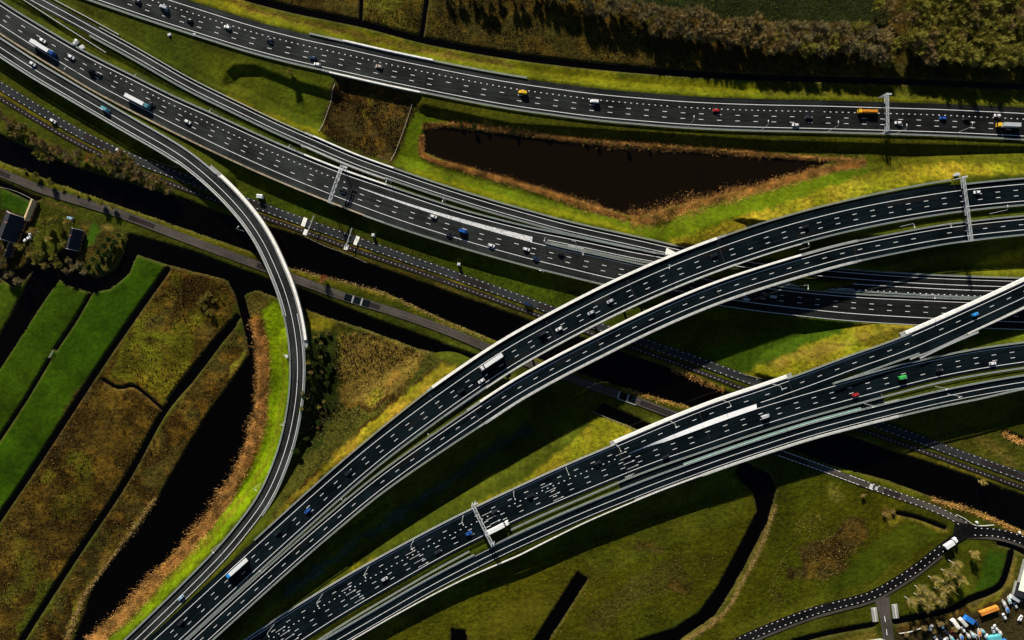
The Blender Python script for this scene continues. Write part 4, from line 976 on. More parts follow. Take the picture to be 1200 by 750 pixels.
lamp(636, 320, 0.2, tn(L3, 636, 318) + 3.14, 'tall lamp mast on the grass beside the canal road bend', sc=1.0)

# ------------------------------------------------------------------ vehicles
PAINT = {'white': (.78, .78, .76), 'silver': (.45, .47, .48), 'black': (.012, .013, .015), 'dark': (.02, .022, .028), 'blue': (.02, .10, .40), 'darkblue': (.012, .028, .08), 'teal': (.12, .36, .40),
         'red': (.42, .02, .02), 'green': (.05, .42, .08), 'yellow': (.75, .45, .02), 'orange': (.65, .25, .02), 'tan': (.42, .36, .26), 'lightblue': (.30, .48, .62), 'brightblue': (.03, .30, .75), 'grey': (.22, .22, .22)}
def paint_mat(c):
    k = 'car_paint_' + c
    if k not in MATS: mat(k, PAINT[c], .28, .1, var=.05, spec=.5)
    return k
def loft(mb, secs):
    """closed body from cross sections (x, half width, z low, z high, top half width)"""
    vs = []; n = 6
    for (x, hw, z0, z1, tw) in secs:
        zm = z0 + (z1 - z0) * .6
        vs += [(x, -hw, z0), (x, hw, z0), (x, hw * 1.02, zm), (x, tw, z1), (x, -tw, z1), (x, -hw * 1.02, zm)]
    fs = []
    for i in range(len(secs) - 1):
        for k in range(n): fs.append((n * i + k, n * i + (k + 1) % n, n * (i + 1) + (k + 1) % n, n * (i + 1) + k))
    fs += [tuple(range(n - 1, -1, -1)), tuple(range(n * (len(secs) - 1), n * len(secs)))]
    mb.add(vs, fs)
def wheel(root, x, y, r=.33, w_=.24):
    mb = MB(); mb.bar((x, y - w_ / 2, r), (x, y + w_ / 2, r), r, n=12); return mb.build('wheel', 'tyre', root)
def make_car(color):
    root = empty('car'); m = paint_mat(color)
    mb = MB(); loft(mb, [(-2.25, .78, .45, .85, .62), (-2.1, .88, .3, .98, .78), (-1.2, .9, .25, 1.0, .8), (.9, .9, .25, 1.0, .82), (1.9, .87, .28, .88, .76), (2.22, .75, .4, .72, .6)])
    loft(mb, [(-1.55, .66, 1.36, 1.42, .60), (-1.2, .68, 1.38, 1.47, .60), (.1, .68, 1.38, 1.48, .60), (.45, .64, 1.34, 1.40, .58)]); mb.build('body', m, root)
    mb = MB(); loft(mb, [(-2.02, .72, .95, 1.0, .70), (-1.5, .76, .96, 1.39, .64), (.4, .76, .96, 1.38, .64), (1.12, .74, .95, .99, .72)]); mb.build('windows', 'car_glass', root)
    for x in (-1.35, 1.4):
        for y in (-.8, .8): wheel(root, x, y)
    for y in (-.6, .6): mb = MB(); mb.box((2.14, y, .66), .08, .16, .08); mb.build('headlight', 'steel_light', root)
    return root
def make_van(color):
    root = empty('van'); m = paint_mat(color)
    mb = MB(); loft(mb, [(-2.8, .9, .4, 2.3, .8), (-2.6, .95, .3, 2.45, .86), (1.0, .95, .3, 2.45, .86), (1.55, .95, .3, 2.2, .82), (2.2, .93, .3, 1.3, .85), (2.75, .85, .4, 1.05, .75)]); mb.build('body', m, root)
    mb = MB(); loft(mb, [(1.42, .98, 1.35, 2.15, .84), (2.12, .96, 1.3, 1.42, .88)]); mb.build('windscreen', 'car_glass', root)
    for x in (-1.8, 1.8):
        for y in (-.85, .85): wheel(root, x, y, .36)
    return root
def make_truck(cab, box, length=13.6, gap=1.0):
    root = empty('truck'); hl = length / 2
    mb = MB(); mb.box((-1.6, 0, 2.55), hl, 1.27, 1.4); mb.build('trailer_box', paint_mat(box), root)
    mb = MB(); mb.box((-.6, 0, .95), hl + 2, .45, .18); mb.build('chassis', 'tyre', root)
    c = hl - 1.6 + gap; mb = MB(); loft(mb, [(c, 1.2, .5, 3.3, 1.15), (c + .3, 1.25, .4, 3.45, 1.15), (c + 1.7, 1.25, .4, 3.1, 1.12), (c + 2.3, 1.22, .5, 2.4, 1.1), (c + 2.4, 1.2, .6, 1.6, 1.15)]); cb = mb.build('cab', paint_mat(cab), root)
    mb = MB(); mb.box((c + 2.28, 0, 2.15), .14, 1.12, .42); mb.build('windscreen', 'car_glass', cb)
    for x in (-hl - .4, -hl + .9, -hl + 2.2, c - .2, c + 1.6):
        for y in (-1.0, 1.0): wheel(root, x, y, .48, .34)
    return root
def make_flatbed(cab):
    root = empty('truck'); mb = MB(); mb.box((-1.5, 0, 1.15), 5.6, 1.2, .22); mb.build('flatbed', paint_mat('orange'), root)
    mb = MB(); mb.box((-3.5, 0, 2.0), 3.2, .9, .65, 0, .85); mb.box((.6, .1, 2.1), 2.2, .35, .4); mb.box((3.0, 0, 2.2), .5, .8, .8); mb.build('machinery', paint_mat('orange'), root)
    mb = MB(); loft(mb, [(4.2, 1.2, .5, 2.9, 1.1), (5.6, 1.2, .5, 2.8, 1.1), (6.2, 1.15, .6, 1.8, 1.1)]); cb = mb.build('cab', paint_mat(cab), root)
    mb = MB(); mb.box((5.92, 0, 2.1), .2, 1.0, .35); mb.build('windscreen', 'car_glass', cb)
    for x in (-5, -3.7, 0, 4.9):
        for y in (-1, 1): wheel(root, x, y, .48, .34)
    return root
PROTO = {}
def vehicle(kind, color, ln, px, py, rev, label, group=None, box=None, **kw):
    key = (kind, color, box, kw.get('length'))
    if key not in PROTO:
        o = {'car': make_car, 'van': make_van}[kind](color) if kind in ('car', 'van') else (make_flatbed(color) if kind == 'flatbed' else make_truck(color, box, **kw)); PROTO[key] = o
    else: o = copy_tree(PROTO[key])
    s0 = P_(ln, px, py); p = ln.at(s0); z = p[2]; q = W(px, py, z + 1.2)
    o.location = (q[0], q[1], z + .05); o.rotation_euler = (0, 0, ln.tan(s0) + (math.pi if rev else 0) + rnd.uniform(-.015, .015))
    tag(o, label, {'car': 'car', 'van': 'van'}.get(kind, 'truck'), group)
    return o
M1 = 'vehicles on the top motorway'; M3 = 'vehicles on the wide carriageway'; M7 = 'vehicles on the upper flyover'; M9 = 'vehicles on the lower flyover'
T = True
for k, c, ln, x, y, rv, lab, g in (
    ('car', 'dark', L1, 160.5, 1, T, 'dark car on the top motorway cut by the upper picture edge', M1), ('van', 'silver', L1, 191.5, 8, T, 'silver van near the start of the top motorway', M1),
    ('car', 'black', L1, 221.5, 23.5, T, 'black car alone between the silver van and the white car at upper left', M1), ('car', 'white', L1, 266, 31.5, T, 'white car at upper left on the top motorway', M1),
    ('car', 'black', L1, 315.5, 46.5, T, 'black car left of the low bridge of the top motorway', M1), ('car', 'darkblue', L1, 366.5, 67.5, T, 'dark blue car just above a white one near the low bridge', M1),
    ('car', 'white', L1, 371.5, 75, T, 'white car just below a dark blue one near the low bridge', M1), ('car', 'tan', L1, 444, 77.5, T, 'beige car on the low bridge of the top motorway', M1),
    ('van', 'yellow', L1, 612.5, 108, T, 'yellow van on the top motorway', M1), ('van', 'white', L1, 696.5, 118.5, T, 'white van right of the yellow van', M1), ('car', 'red', L1, 839.5, 129, T, 'red car on the top motorway', M1),
    ('car', 'white', L1, 932.5, 146, T, 'white car in the lowest lane left of the orange lorry', M1), ('car', 'dark', L1, 947.5, 137.5, T, 'dark car behind the orange lorry on its left', M1),
    ('car', 'white', L1, 1053, 143.5, T, 'white car just right of the gantry on the top motorway', M1), ('car', 'blue', L1, 1105.5, 138, T, 'blue car on the top motorway right of the gantry', M1),
    ('car', 'black', L1, 1133, 139, T, 'black car beside the blue car on the top motorway', M1), ('car', 'white', L1, 1169.5, 135, T, 'white car above the yellow cab truck at the right edge', M1),
    ('car', 'white', L3, 49.5, 47, False, 'white car beside the first white truck', M3), ('car', 'white', L3, 83, 66.5, False, 'white car ahead of the first white truck', M3), ('van', 'black', L3, 106.5, 82, False, 'black van between the two white trucks', M3),
    ('car', 'dark', L3, 114.5, 86.5, False, 'dark car beside the black van between the white trucks', M3), ('car', 'dark', L3, 177, 121.5, False, 'dark car just ahead of the second white truck', M3),
    ('car', 'white', L3, 219.5, 142.5, False, 'white car alone right of the second white truck', M3), ('car', 'black', L3, 401.5, 223, False, 'black car just right of the slanting gantry', M3),
    ('car', 'white', L3, 508, 253.5, False, 'white car below the hatched gore, left of the blue van', M3), ('car', 'black', L3, 526.5, 274.5, False, 'black car in the lowest lane near the blue van', M3),
    ('van', 'blue', L3, 543, 271, False, 'blue van on the wide carriageway', M3), ('car', 'white', L3, 576, 287.5, False, 'white car right of the blue van in the lowest lane', M3),
    ('car', 'white', L3, 617, 292, False, 'white car at the end of the hatched gore', M3), ('car', 'darkblue', L3, 628, 302.5, False, 'dark blue car below the end of the hatched gore', M3), ('car', 'black', L3, 657.5, 297.5, False, 'black car near the pale maintenance patch', M3),
    ('car', 'silver', L3, 874.5, 350.5, False, 'silver car half under the upper flyover', M3), ('car', 'silver', L3, 906.5, 347.5, False, 'silver car in the shade beside the upper flyover', M3),
    ('car', 'white', L4, 37.5, 74.5, False, 'white car at the start of the loop ramp', 'vehicles on the loop ramp'), ('van', 'teal', L4, 123.5, 128, False, 'teal van on the loop ramp', 'vehicles on the loop ramp'), ('car', 'lightblue', L4, 211.5, 701, False, 'light blue car at the foot of the loop ramp', 'vehicles on the loop ramp'),
    ('car', 'white', L5, 61.5, 141.5, False, 'white car on the canal road at the left', 'vehicles on the canal road'), ('van', 'white', L5, 141.5, 177, False, 'white van on the canal road near the loop ramp', 'vehicles on the canal road'), ('van', 'darkblue', L5, 619, 356.5, False, 'dark blue van on the canal road by the upper flyover', 'vehicles on the canal road'),
    ('car', 'dark', L7, 408, 554, T, 'dark car with bright highlights on the flyover approach', M7), ('car', 'white', L7, 564, 446.5, T, 'white car just below the white truck on the flyover', M7), ('car', 'black', L7, 540.5, 458, T, 'black car ahead of the white truck on the flyover', M7),
    ('car', 'white', L7, 655, 385.5, T, 'white car on the middle of the upper flyover', M7), ('van', 'dark', L7, 635, 391, T, 'dark van left of the white car on the upper flyover', M7), ('car', 'silver', L7, 692.5, 366.5, T, 'silver car low on the upper flyover', M7),
    ('car', 'silver', L7, 715, 353, T, 'silver car above the middle of the upper flyover', M7), ('car', 'black', L7, 837.5, 299, T, 'black car by the right end of the white parapet', M7), ('car', 'black', L7, 944, 265.5, T, 'black car on the curve right of the flyover parapet', M7),
    ('car', 'white', L7, 1145.5, 225, T, 'white car right of the tall gantry', M7), ('car', 'blue', L7, 360, 599, T, 'blue car on the flyover approach above the black car', M7), ('car', 'black', L7, 325, 624.5, T, 'black car below the blue car on the flyover approach', M7),
    ('car', 'dark', L7, 211.5, 730, T, 'dark car near the bottom edge, below the blue truck', M7),
    ('car', 'silver', L9, 450.5, 679, False, 'silver car on the five lane road at lower left', M9), ('car', 'blue', L9, 549.5, 625.5, False, 'blue car left of the white truck under the gantry', M9), ('car', 'dark', L9, 513, 647, False, 'dark car left of the blue car on the five lane road', M9),
    ('car', 'dark', L9, 579, 600, False, 'dark car above the white truck by the gantry', M9), ('car', 'black', L9, 621.5, 581.5, False, 'black car right of the gantry among the turn arrows', M9), ('car', 'black', L9, 700, 543, False, 'black car where the lower flyover begins to split', M9),
    ('car', 'black', L9S, 780.5, 536, False, 'black car in the lowest lane by the glass screen', M9), ('van', 'silver', L9S, 897, 488, False, 'silver van at the end of the painted gore', M9), ('car', 'red', L9S, 1003, 463, False, 'red car on the lower flyover', M9),
    ('van', 'green', L9S, 1058, 442, False, 'bright green van on the lower flyover', M9), ('car', 'black', L9S, 1101, 434, False, 'black car right of the green van', M9), ('car', 'white', L9S, 1164, 426, False, 'white car far right on the lower flyover', M9), ('car', 'brightblue', L9, 1143.5, 368.5, False, 'bright blue car on the branch at the right edge', M9)):
    vehicle(k, c, ln, x, y, rv, lab, g)
vehicle('truck', 'blue', L3, 51.5, 56.5, False, 'white lorry with a blue cab at upper left, first of two', M3, 'white')
vehicle('truck', 'teal', L3, 162, 119, False, 'white lorry with a teal cab, second of the two at upper left', M3, 'white')
vehicle('truck', 'white', L7, 576, 424, T, 'long white lorry with a white cab on the upper flyover', M7, 'white')
vehicle('truck', 'brightblue', L7, 278, 665.5, T, 'lorry with a bright blue cab and white trailer on the flyover approach', M7, 'white')
vehicle('truck', 'white', L9, 582, 618.5, False, 'white lorry under the gantry of the lower flyover road', M9, 'white', length=14.2)
vehicle('truck', 'yellow', L1, 1180.5, 147, T, 'lorry with a yellow cab and grey trailer at the right edge', M1, 'silver', length=11.0)
vehicle('flatbed', 'yellow', L1, 1016, 130.5, T, 'orange flatbed lorry with machinery beside the top gantry', M1)
vehicle('truck', 'white', L11, 1113, 636, T, 'white box lorry parked at the junction by the canal', None, 'white', length=6.5)

# ------------------------------------------------------------------ trees, reeds and rough growth
mat('bark', (.07, .055, .04), .95, var=.3)
mat('bark_pale', (.42, .40, .34), .9, var=.3)
mat('twig_brown', (.28, .20, .075), .95, var=.45, scale=.8, spec=.05)
mat('twig_grey', (.235, .19, .085), .95, var=.45, scale=.8, spec=.05)
mat('twig_olive', (.27, .225, .045), .95, var=.45, scale=.8, spec=.05)
mat('twig_moss', (.25, .225, .04), .95, var=.5, scale=.8, spec=.05)
mat('twig_soft', (.27, .21, .05), .95, var=.45, scale=.8, spec=.05)
mat('twig_gold', (.38, .29, .07), .95, var=.4, scale=.8, spec=.05)
mat('twig_rust', (.40, .15, .045), .95, var=.4, scale=.8, spec=.05)
mat('leaf_dark', (.045, .075, .012), .9, var=.5, scale=.9, spec=.1)
mat('reed', (.56, .31, .09), .95, var=.6, scale=.13, spec=.05)
mat('reed_pale', (.46, .31, .125), .95, var=.4, scale=.5, spec=.05)
mat('dry_tuft', (.26, .18, .06), .95, var=.5, scale=.3, spec=.05)
mat('green_tuft', (.075, .095, .012), .95, var=.5, scale=.3, spec=.05)
mat('dark_tuft', (.035, .022, .010), .95, var=.5, scale=.3, spec=.05)

def tri(mb, p, d, wd):
    """a narrow blade from p along d"""
    u = d.cross(Vector((rnd.uniform(-1, 1), rnd.uniform(-1, 1), .3)));
    if u.length < 1e-4: return
    u = u.normalized() * wd
    a = p - u; b_ = p + u; c = p + d
    mb.add([tuple(a), tuple(b_), tuple(c)], [(0, 1, 2)])
def tree_proto(twig, h=12.0, rad=4.6, n=1500, bark='bark', low=.3, leaf=.11, upw=.9):
    root = empty('tree'); tr = MB(); cr = MB()
    tr.bar((0, 0, -.6), (0, 0, h * .35), .26, .2, 6); tr.bar((0, 0, h * .35), (rnd.uniform(-.4, .4), rnd.uniform(-.4, .4), h * .9), .2, .04, 5)
    tips = []
    for i in range(15):
        z0 = h * rnd.uniform(low * .8, .72); a = rnd.uniform(0, 6.28); rr = rad * rnd.uniform(.45, 1.0) * (1 - .35 * max(0, z0 / h - .5)); e = rnd.uniform(.5, 1.1)
        p1 = Vector((math.cos(a) * rr, math.sin(a) * rr, z0 + rr * e)); p1.z = min(p1.z, h)
        tr.bar((0, 0, z0), p1, .10, .03, 4); tips.append((Vector((0, 0, z0)), p1))
    tips.append((Vector((0, 0, h * .6)), Vector((0, 0, h))))
    tr.build('trunk', bark, root)
    for i in range(n):
        a, b_ = rnd.choice(tips); t = rnd.uniform(.25, 1.05); p = a.lerp(b_, t) + Vector((rnd.gauss(0, .55), rnd.gauss(0, .55), rnd.gauss(0, .5)))
        d = Vector((rnd.gauss(0, .6), rnd.gauss(0, .6), rnd.uniform(.1, upw))) + (b_ - a).normalized() * .7
        tri(cr, p, d * rnd.uniform(.7, 1.5), rnd.uniform(.5, 1.2) * leaf)
    cr.build('crown', twig, root)
    root['species'] = twig
    return root
PROT = {}
def tree(key, px, py, sc, label, group=None, name='tree', base=None, **kw):
    if key not in PROT:
        PROT[key] = tree_proto(**TREES[key]); o = PROT[key]; o.name = name
    else: o = copy_tree(PROT[key])
    p = W(px, py, 0); o.location = (p[0], p[1], max(gz(p[0], p[1]), -.6) if base is None else base); o.rotation_euler = (0, 0, rnd.uniform(0, 6.28)); o.scale = (sc, sc, sc * rnd.uniform(.9, 1.1))
    tag(o, label, 'tree', group); return o
TREES = {
    'g1': dict(twig='twig_grey', h=12, rad=4.2, n=3000), 'g2': dict(twig='twig_grey', h=11, rad=4.6, n=3000), 'b1': dict(twig='twig_brown', h=12, rad=4.4, n=3000), 'b2': dict(twig='twig_brown', h=10.5, rad=4.0, n=2600),
    'o1': dict(twig='twig_moss', h=12, rad=4.4, n=3000), 'o2': dict(twig='twig_moss', h=10.5, rad=4.6, n=3000), 'y1': dict(twig='twig_gold', h=10, rad=4.0, n=1500, bark='bark_pale', low=.4, leaf=.1),
    'r1': dict(twig='twig_rust', h=7, rad=3.2, n=900), 'd1': dict(twig='leaf_dark', h=7, rad=3.6, n=2200, leaf=.24), 's1': dict(twig='twig_brown', h=4.5, rad=2.6, n=700, low=.15), 's2': dict(twig='twig_olive', h=4.0, rad=2.6, n=700, low=.15),
    'p1': dict(twig='twig_soft', h=11, rad=3.8, n=1200, bark='bark_pale', low=.45, leaf=.08)}
def depth(px, py, h=8.0):      # foot of a tree whose crown shows at this photo point
    return 600 + (px - 600) * (H - h) / H, 375 + (py - 375) * (H - h) / H
# hedge row of bare trees beyond the top motorway, and the wood at the corner
LABROW = 'bare grey brown tree in the long row across the upper field'; LABWOOD = 'bare olive brown tree in the dense wood in the upper right corner'
row = catmull(np.array([(640, -12), (690, 6), (740, 16), (790, 26), (840, 32), (890, 41), (940, 45), (990, 43), (1035, 52)], float), 9)
for i, (x, y) in enumerate(row):
    for k in range(2 if x < 760 else 3):
        jx, jy = depth(x + rnd.uniform(-6, 6), y + (k - 1) * 11 + rnd.uniform(-4, 4))
        tree(rnd.choice(['g1', 'g2', 'b1', 'b2', 'g1', 'o1' if x > 900 else 'b1']), jx, jy, rnd.uniform(.74, 1.05) * (1 + .18 * max(0, (x - 800) / 230)), LABROW, 'trees in the long row of the upper field', 'bare_tree')
def in_poly(x, y, P):
    r = False; j = len(P) - 1
    for i in range(len(P)):
        if ((P[i][1] > y) != (P[j][1] > y)) and (x < (P[j][0] - P[i][0]) * (y - P[i][1]) / (P[j][1] - P[i][1]) + P[i][0]): r = not r
        j = i
    return r
wood = [(1078, -20), (1060, 40), (1068, 66), (1100, 72), (1140, 76), (1215, 74), (1215, -20)]
y0 = -16
while y0 < 78:
    x0 = 1050
    while x0 < 1215:
        x = x0 + rnd.uniform(-5, 5); y = y0 + rnd.uniform(-5, 5)
        if in_poly(x, y, wood):
            jx, jy = depth(x, y); tree(rnd.choice(['o1', 'o2', 'o1', 'b2', 'o2', 'o1']), jx, jy, rnd.uniform(1.0, 1.32), LABWOOD, 'trees of the wood in the upper right corner', 'bare_tree')
        x0 += 13
    y0 += 12
for x, y in ((1043, 8), (1052, 20), (1040, 34), (1046, 52), (1038, 66), (1030, 4)):
    jx, jy = depth(x, y); tree(rnd.choice(['b1', 'o2']), jx, jy, rnd.uniform(.75, .95), LABROW, 'trees in the long row of the upper field', 'bare_tree')
for x in range(520, 650, 13):      # the row goes on just above the picture
    jx, jy = depth(x + rnd.uniform(-3, 3), -13 + rnd.uniform(-6, 3)); tree(rnd.choice(['g1', 'b1', 'g2']), jx, jy, rnd.uniform(.7, .95), LABROW, 'trees in the long row of the upper field', 'bare_tree')
jx, jy = depth(836, 44); tree('y1', jx, jy, .9, 'pale golden tree standing out of the long row', None, 'bare_tree')
jx, jy = depth(1040, 72); tree('o2', jx, jy, .8, 'bright olive bush at the near end of the long row', None, 'bare_tree')
# bushes between canal and service road at the left
LB_ = 'bare brown bush on the canal bank below the service road'
for x, y in ((8, 140), (22, 148), (36, 156), (48, 168), (62, 176), (76, 180), (88, 190), (100, 186), (118, 192), (132, 198), (142, 205), (150, 197), (160, 210), (170, 206), (178, 218), (188, 214), (196, 222), (152, 188), (132, 186), (20, 158), (56, 186)):
    for dx, dy in ((0, 0), (7, 2), (-3, -5)):
        tree(rnd.choice(['b1', 'b2', 'o2', 'g2', 'b1']), x + dx, y + dy, rnd.uniform(.5, .78), LB_, 'bushes on the canal bank at the left', 'bush')
tree('r1', 111, 187, .9, 'rusty orange bush on the canal bank at the left', None, 'bush')
tree('y1', 199, 226, .6, 'pale yellow bush at the end of the bank bushes near the loop ramp', None, 'bush')
for x, y in ((30, 200), (45, 206), (62, 214), (75, 222), (92, 228), (104, 230), (122, 238), (135, 243)):
    tree(rnd.choice(['o2', 's2']), x, y, rnd.uniform(.35, .5), 'low olive bush between towpath and canal near the farm', 'low bushes along the towpath near the farm', 'bush')
# farm trees
LF = 'bare olive tree in the farm garden'
for x, y in ((58, 262), (70, 258), (78, 270), (62, 280), (52, 298), (68, 302), (80, 286), (58, 312), (48, 306), (72, 310), (86, 262), (46, 272), (30, 290), (40, 300)):
    tree(rnd.choice(['o1', 'o2', 'y1']), x, y, rnd.uniform(.5, .75), LF, 'trees in the farm garden', 'bare_tree')
LE = 'dark green evergreen shrub on the moated garden tip'
for x, y in ((118, 296), (124, 288), (130, 282), (112, 304), (126, 300), (134, 292), (138, 284), (118, 312), (108, 314), (142, 276), (133, 300)):
    tree('d1', x, y, rnd.uniform(.4, .62), LE, 'evergreen shrubs of the moated garden', 'shrub')
LD = 'dark bare tree beside the narrow farm house'
for x, y in ((84, 306), (90, 314), (98, 310), (104, 318), (82, 318), (6, 290), (8, 308), (16, 322), (28, 330)):
    tree(rnd.choice(['g1', 'g2']), x, y, rnd.uniform(.5, .8), LD, 'dark trees around the farm', 'bare_tree')
# lower right copse with pale trunks
LP = 'pale trunked bare tree in the small copse by the curving lane'
for x, y in ((1111, 656), (1103, 667), (1088, 675), (1072, 686), (1071, 695), (1083, 692), (1105, 681), (1060, 699), (1095, 688), (1117, 674), (1094, 699), (1078, 704)):
    tree('p1', x, y, rnd.uniform(.85, 1.1), LP, 'pale trunked trees of the small copse', 'bare_tree')
tree('y1', 1136, 646, .75, 'single pale tree in the grass below the junction', None, 'bare_tree')
tree('r1', 381, 327, .8, 'thin reddish tree on the towpath verge right of the loop ramp', None, 'bare_tree')
for x, y in ((540, 150), (556, 156), (571, 158), (686, 172), (700, 174), (716, 177), (735, 178), (760, 180), (642, 165), (604, 161)):
    tree(rnd.choice(['s2', 's1', 'd1']), x, y - 6, rnd.uniform(.3, .45), 'low dark shrub on the upper shore of the triangular pond', 'shrubs on the triangular pond shore', 'shrub')
tree('s2', 343, 88, .9, 'dark round bush in the grass below the top motorway', None, 'bush')
tree('y1', 1147, 563, .55, 'yellow bush on the canal bank at lower right', None, 'bush')
for x, y in ((240, 350), (246, 345), (252, 352), (242, 360), (248, 366), (236, 356)):
    tree(rnd.choice(['s1', 's2']), x, y, rnd.uniform(.6, .9), 'low brown bush of the thicket in the rough field', 'bushes of the thicket in the rough field', 'bush')
for x, y in ((376, 392), (382, 410), (372, 425), (384, 440), (370, 455), (380, 470), (365, 478), (374, 500), (362, 512), (352, 526)):
    tree(rnd.choice(['d1', 's2', 's1']), x, y, rnd.uniform(.38, .6), 'dark shrub in the hollow between loop ramp and flyover', 'shrubs in the hollow by the loop ramp', 'shrub')
for i in range(34):
    x = rnd.uniform(366, 394); y = rnd.uniform(386, 505)
    tree(rnd.choice(['d1', 'd1', 's2', 's1']), x - (y - 386) * .12, y, rnd.uniform(.3, .55), 'dark shrub in the hollow between loop ramp and flyover', 'shrubs in the hollow by the loop ramp', 'shrub')
for x, y in ((1035, 602), (1010, 580), (1045, 598)): tree('s1', x, y, .5, 'low brown bush in the meadow by the towpath', 'bushes in the lower right meadow', 'bush')
for x, y in ((1060, 742), (1080, 733), (1092, 738), (1105, 728), (1115, 735), (1070, 735), (1097, 727)):
    tree(rnd.choice(['b2', 's1']), x, y, .5, 'bare reddish bush along the yard ditch', 'bushes along the yard ditch', 'bush')

def reeds(name, label, pts, wd, n, m, h=2.0, lo=.7, blade=.16):
    P = catmull(poly_w(pts), 1.5); mb = MB(); wds = np.interp(np.linspace(0, 1, len(P)), np.linspace(0, 1, len(wd)), wd) if hasattr(wd, '__len__') else np.full(len(P), wd)
    for i in range(n):
        k = rnd.randrange(len(P) - 1); a = P[k]; r_ = wds[k] * (.7 + .6 * float(noise2(np.array([k * .11]), np.array([3.3]), 5)[0])); b_ = rnd.gauss(0, .42) * r_
        d = P[k + 1] - P[k]; l = math.hypot(*d) + 1e-6; x = a[0] - d[1] / l * b_ + rnd.uniform(-.7, .7); y = a[1] + d[0] / l * b_ + rnd.uniform(-.7, .7)
        z = max(gz(x, y), -1.0); v = Vector((rnd.gauss(0, .8), rnd.gauss(0, .8) + .3, 1)) * h * .75 * rnd.uniform(lo, 1.15)
        tri(mb, Vector((x, y, z - .1)), v, blade * rnd.uniform(.6, 1.4))
    return tag(mb.build(name, m), label, kind='stuff')
reeds('reeds', 'rust brown reeds along the loop ramp pond', [(300,375),(306,410),(306,470),(297,515),(281,552),(256,596),(229,631),(191,671),(152,714),(106,758)], [4.6,5.4,7.2,5.6,7.6,6,6.8,7.4], 42000, 'reed', 1.9, blade=.09)
reeds('reeds', 'pale reed patches on the left shore of the long pond', [(182,585),(160,615),(142,640),(118,672),(98,700),(78,750)], [1.2,3,1.2,.6,2.6,3.4], 3600, 'reed_pale', 1.2, blade=.09)
reeds('reeds', 'rust brown reeds along the upper shore of the triangular pond', [(496,148),(530,146),(580,151),(650,161),(700,167),(780,173),(850,178),(930,184),(1000,188)], [1.6,3.0,2.0,3.2,2.2,1.6,2.4], 13000, 'reed', 1.5, blade=.09)
reeds('reeds', 'rust brown reeds along the lower shore of the triangular pond', [(494,160),(496,182),(540,197),(600,214),(640,226),(690,242),(735,257)], [1.6,1.8,3.2,2.8,3.8,3.4], 15000, 'reed', 1.6, blade=.09)
reeds('reeds', 'thick reed bed at the tip of the triangular pond', [(738,258),(760,256),(790,247),(830,236),(870,226),(920,213),(970,199),(1015,190)], [7, 8.5, 5.6, 4.2, 3.4], 22000, 'reed', 1.7, blade=.09)
reeds('reeds', 'reeds at the canal edge right of the upper flyover', [(788,432),(820,446),(850,459)], 1.8, 900, 'reed', 1.3)
reeds('reeds', 'pale reeds along the ditch in the lower meadow', [(909,592),(895,632),(872,678),(848,718),(803,752)], [1.0,1.8,1.2,2.0], 3000, 'reed_pale', .9, blade=.09)
reeds('reeds', 'reeds along the towpath shore of the canal', [(344,316),(400,329),(450,344),(515,374),(570,397)], 1.3, 1700, 'reed_pale', 1.1)
reeds('reeds', 'reeds on the canal shore at lower right', [(1093,585),(1147,602),(1200,626)], 1.8, 1300, 'reed', 1.5)
reeds('reeds', 'orange reeds at the shaded ditch on the right edge', [(1176,508),(1190,516),(1205,520)], 2.2, 500, 'reed', 1.5)
reeds('reeds', 'short reeds on the towpath shore between the flyovers', [(738,458),(775,469),(806,478)], 1.4, 700, 'reed', 1.2)

def tufts(name, label, poly, n, m, h=.6, blade=.14):
    P = poly; x0, y0 = np.min(P, 0); x1, y1 = np.max(P, 0); mb = MB(); k = 0
    while k < n:
        px, py = rnd.uniform(x0, x1), rnd.uniform(y0, y1); k += 1
        if not in_poly(px, py, P): continue
        q = W(px, py, 0)
        if fbm(np.array([q[0] * .08]), np.array([q[1] * .08]), 17)[0] < rnd.uniform(.3, .62): continue
        z = gz(q[0], q[1])
        if z < -.45: continue
        for j in range(3):
            v = Vector((rnd.gauss(0, .4), rnd.gauss(0, .4), 1)) * h * rnd.uniform(.5, 1.3); tri(mb, Vector((q[0] + rnd.uniform(-.3, .3), q[1] + rnd.uniform(-.3, .3), z - .05)), v, blade * rnd.uniform(.6, 1.5))
    return tag(mb.build(name, m), label, kind='stuff')
F1 = [(205,318),(262,330),(272,355),(262,380),(190,483),(148,560),(82,660),(22,752),(-10,750),(-10,640),(40,558)]
tufts('rough_grass', 'pale dry grass tufts of the rough western field', F1, 6000, 'dry_tuft', .6); tufts('rough_grass', 'dark weeds of the rough western field', F1, 7000, 'dark_tuft', .9, .25)
F2 = [(275,388),(288,405),(238,492),(197,560),(140,645),(110,687),(82,750),(32,750),(90,662),(150,565),(200,484)]
tufts('rough_grass', 'dry tufts of the narrow strip beside the long pond', F2, 4000, 'dry_tuft', .6); tufts('rough_grass', 'dark weeds of the narrow strip beside the long pond', F2, 4500, 'dark_tuft', .9, .25)
F3 = [(398,392),(430,390),(520,420),(475,462),(440,480),(360,560),(350,540),(365,440)]
tufts('rough_grass', 'pale stubble in the hollow beside the upper flyover', F3, 6000, 'dry_tuft', .7, .18); tufts('rough_grass', 'dark growth in the hollow beside the upper flyover', F3, 4000, 'dark_tuft', 1.0, .28)
F4 = [(393,100),(497,118),(482,140),(460,192),(376,157)]
tufts('rough_grass', 'weeds on the bare earth passage', F4, 2600, 'dry_tuft', .6); tufts('rough_grass', 'dark weeds on the bare earth passage', F4, 2600, 'dark_tuft', .8, .25)
F5 = [(430,0),(640,0),(980,60),(1000,88),(760,80),(600,62),(430,26)]
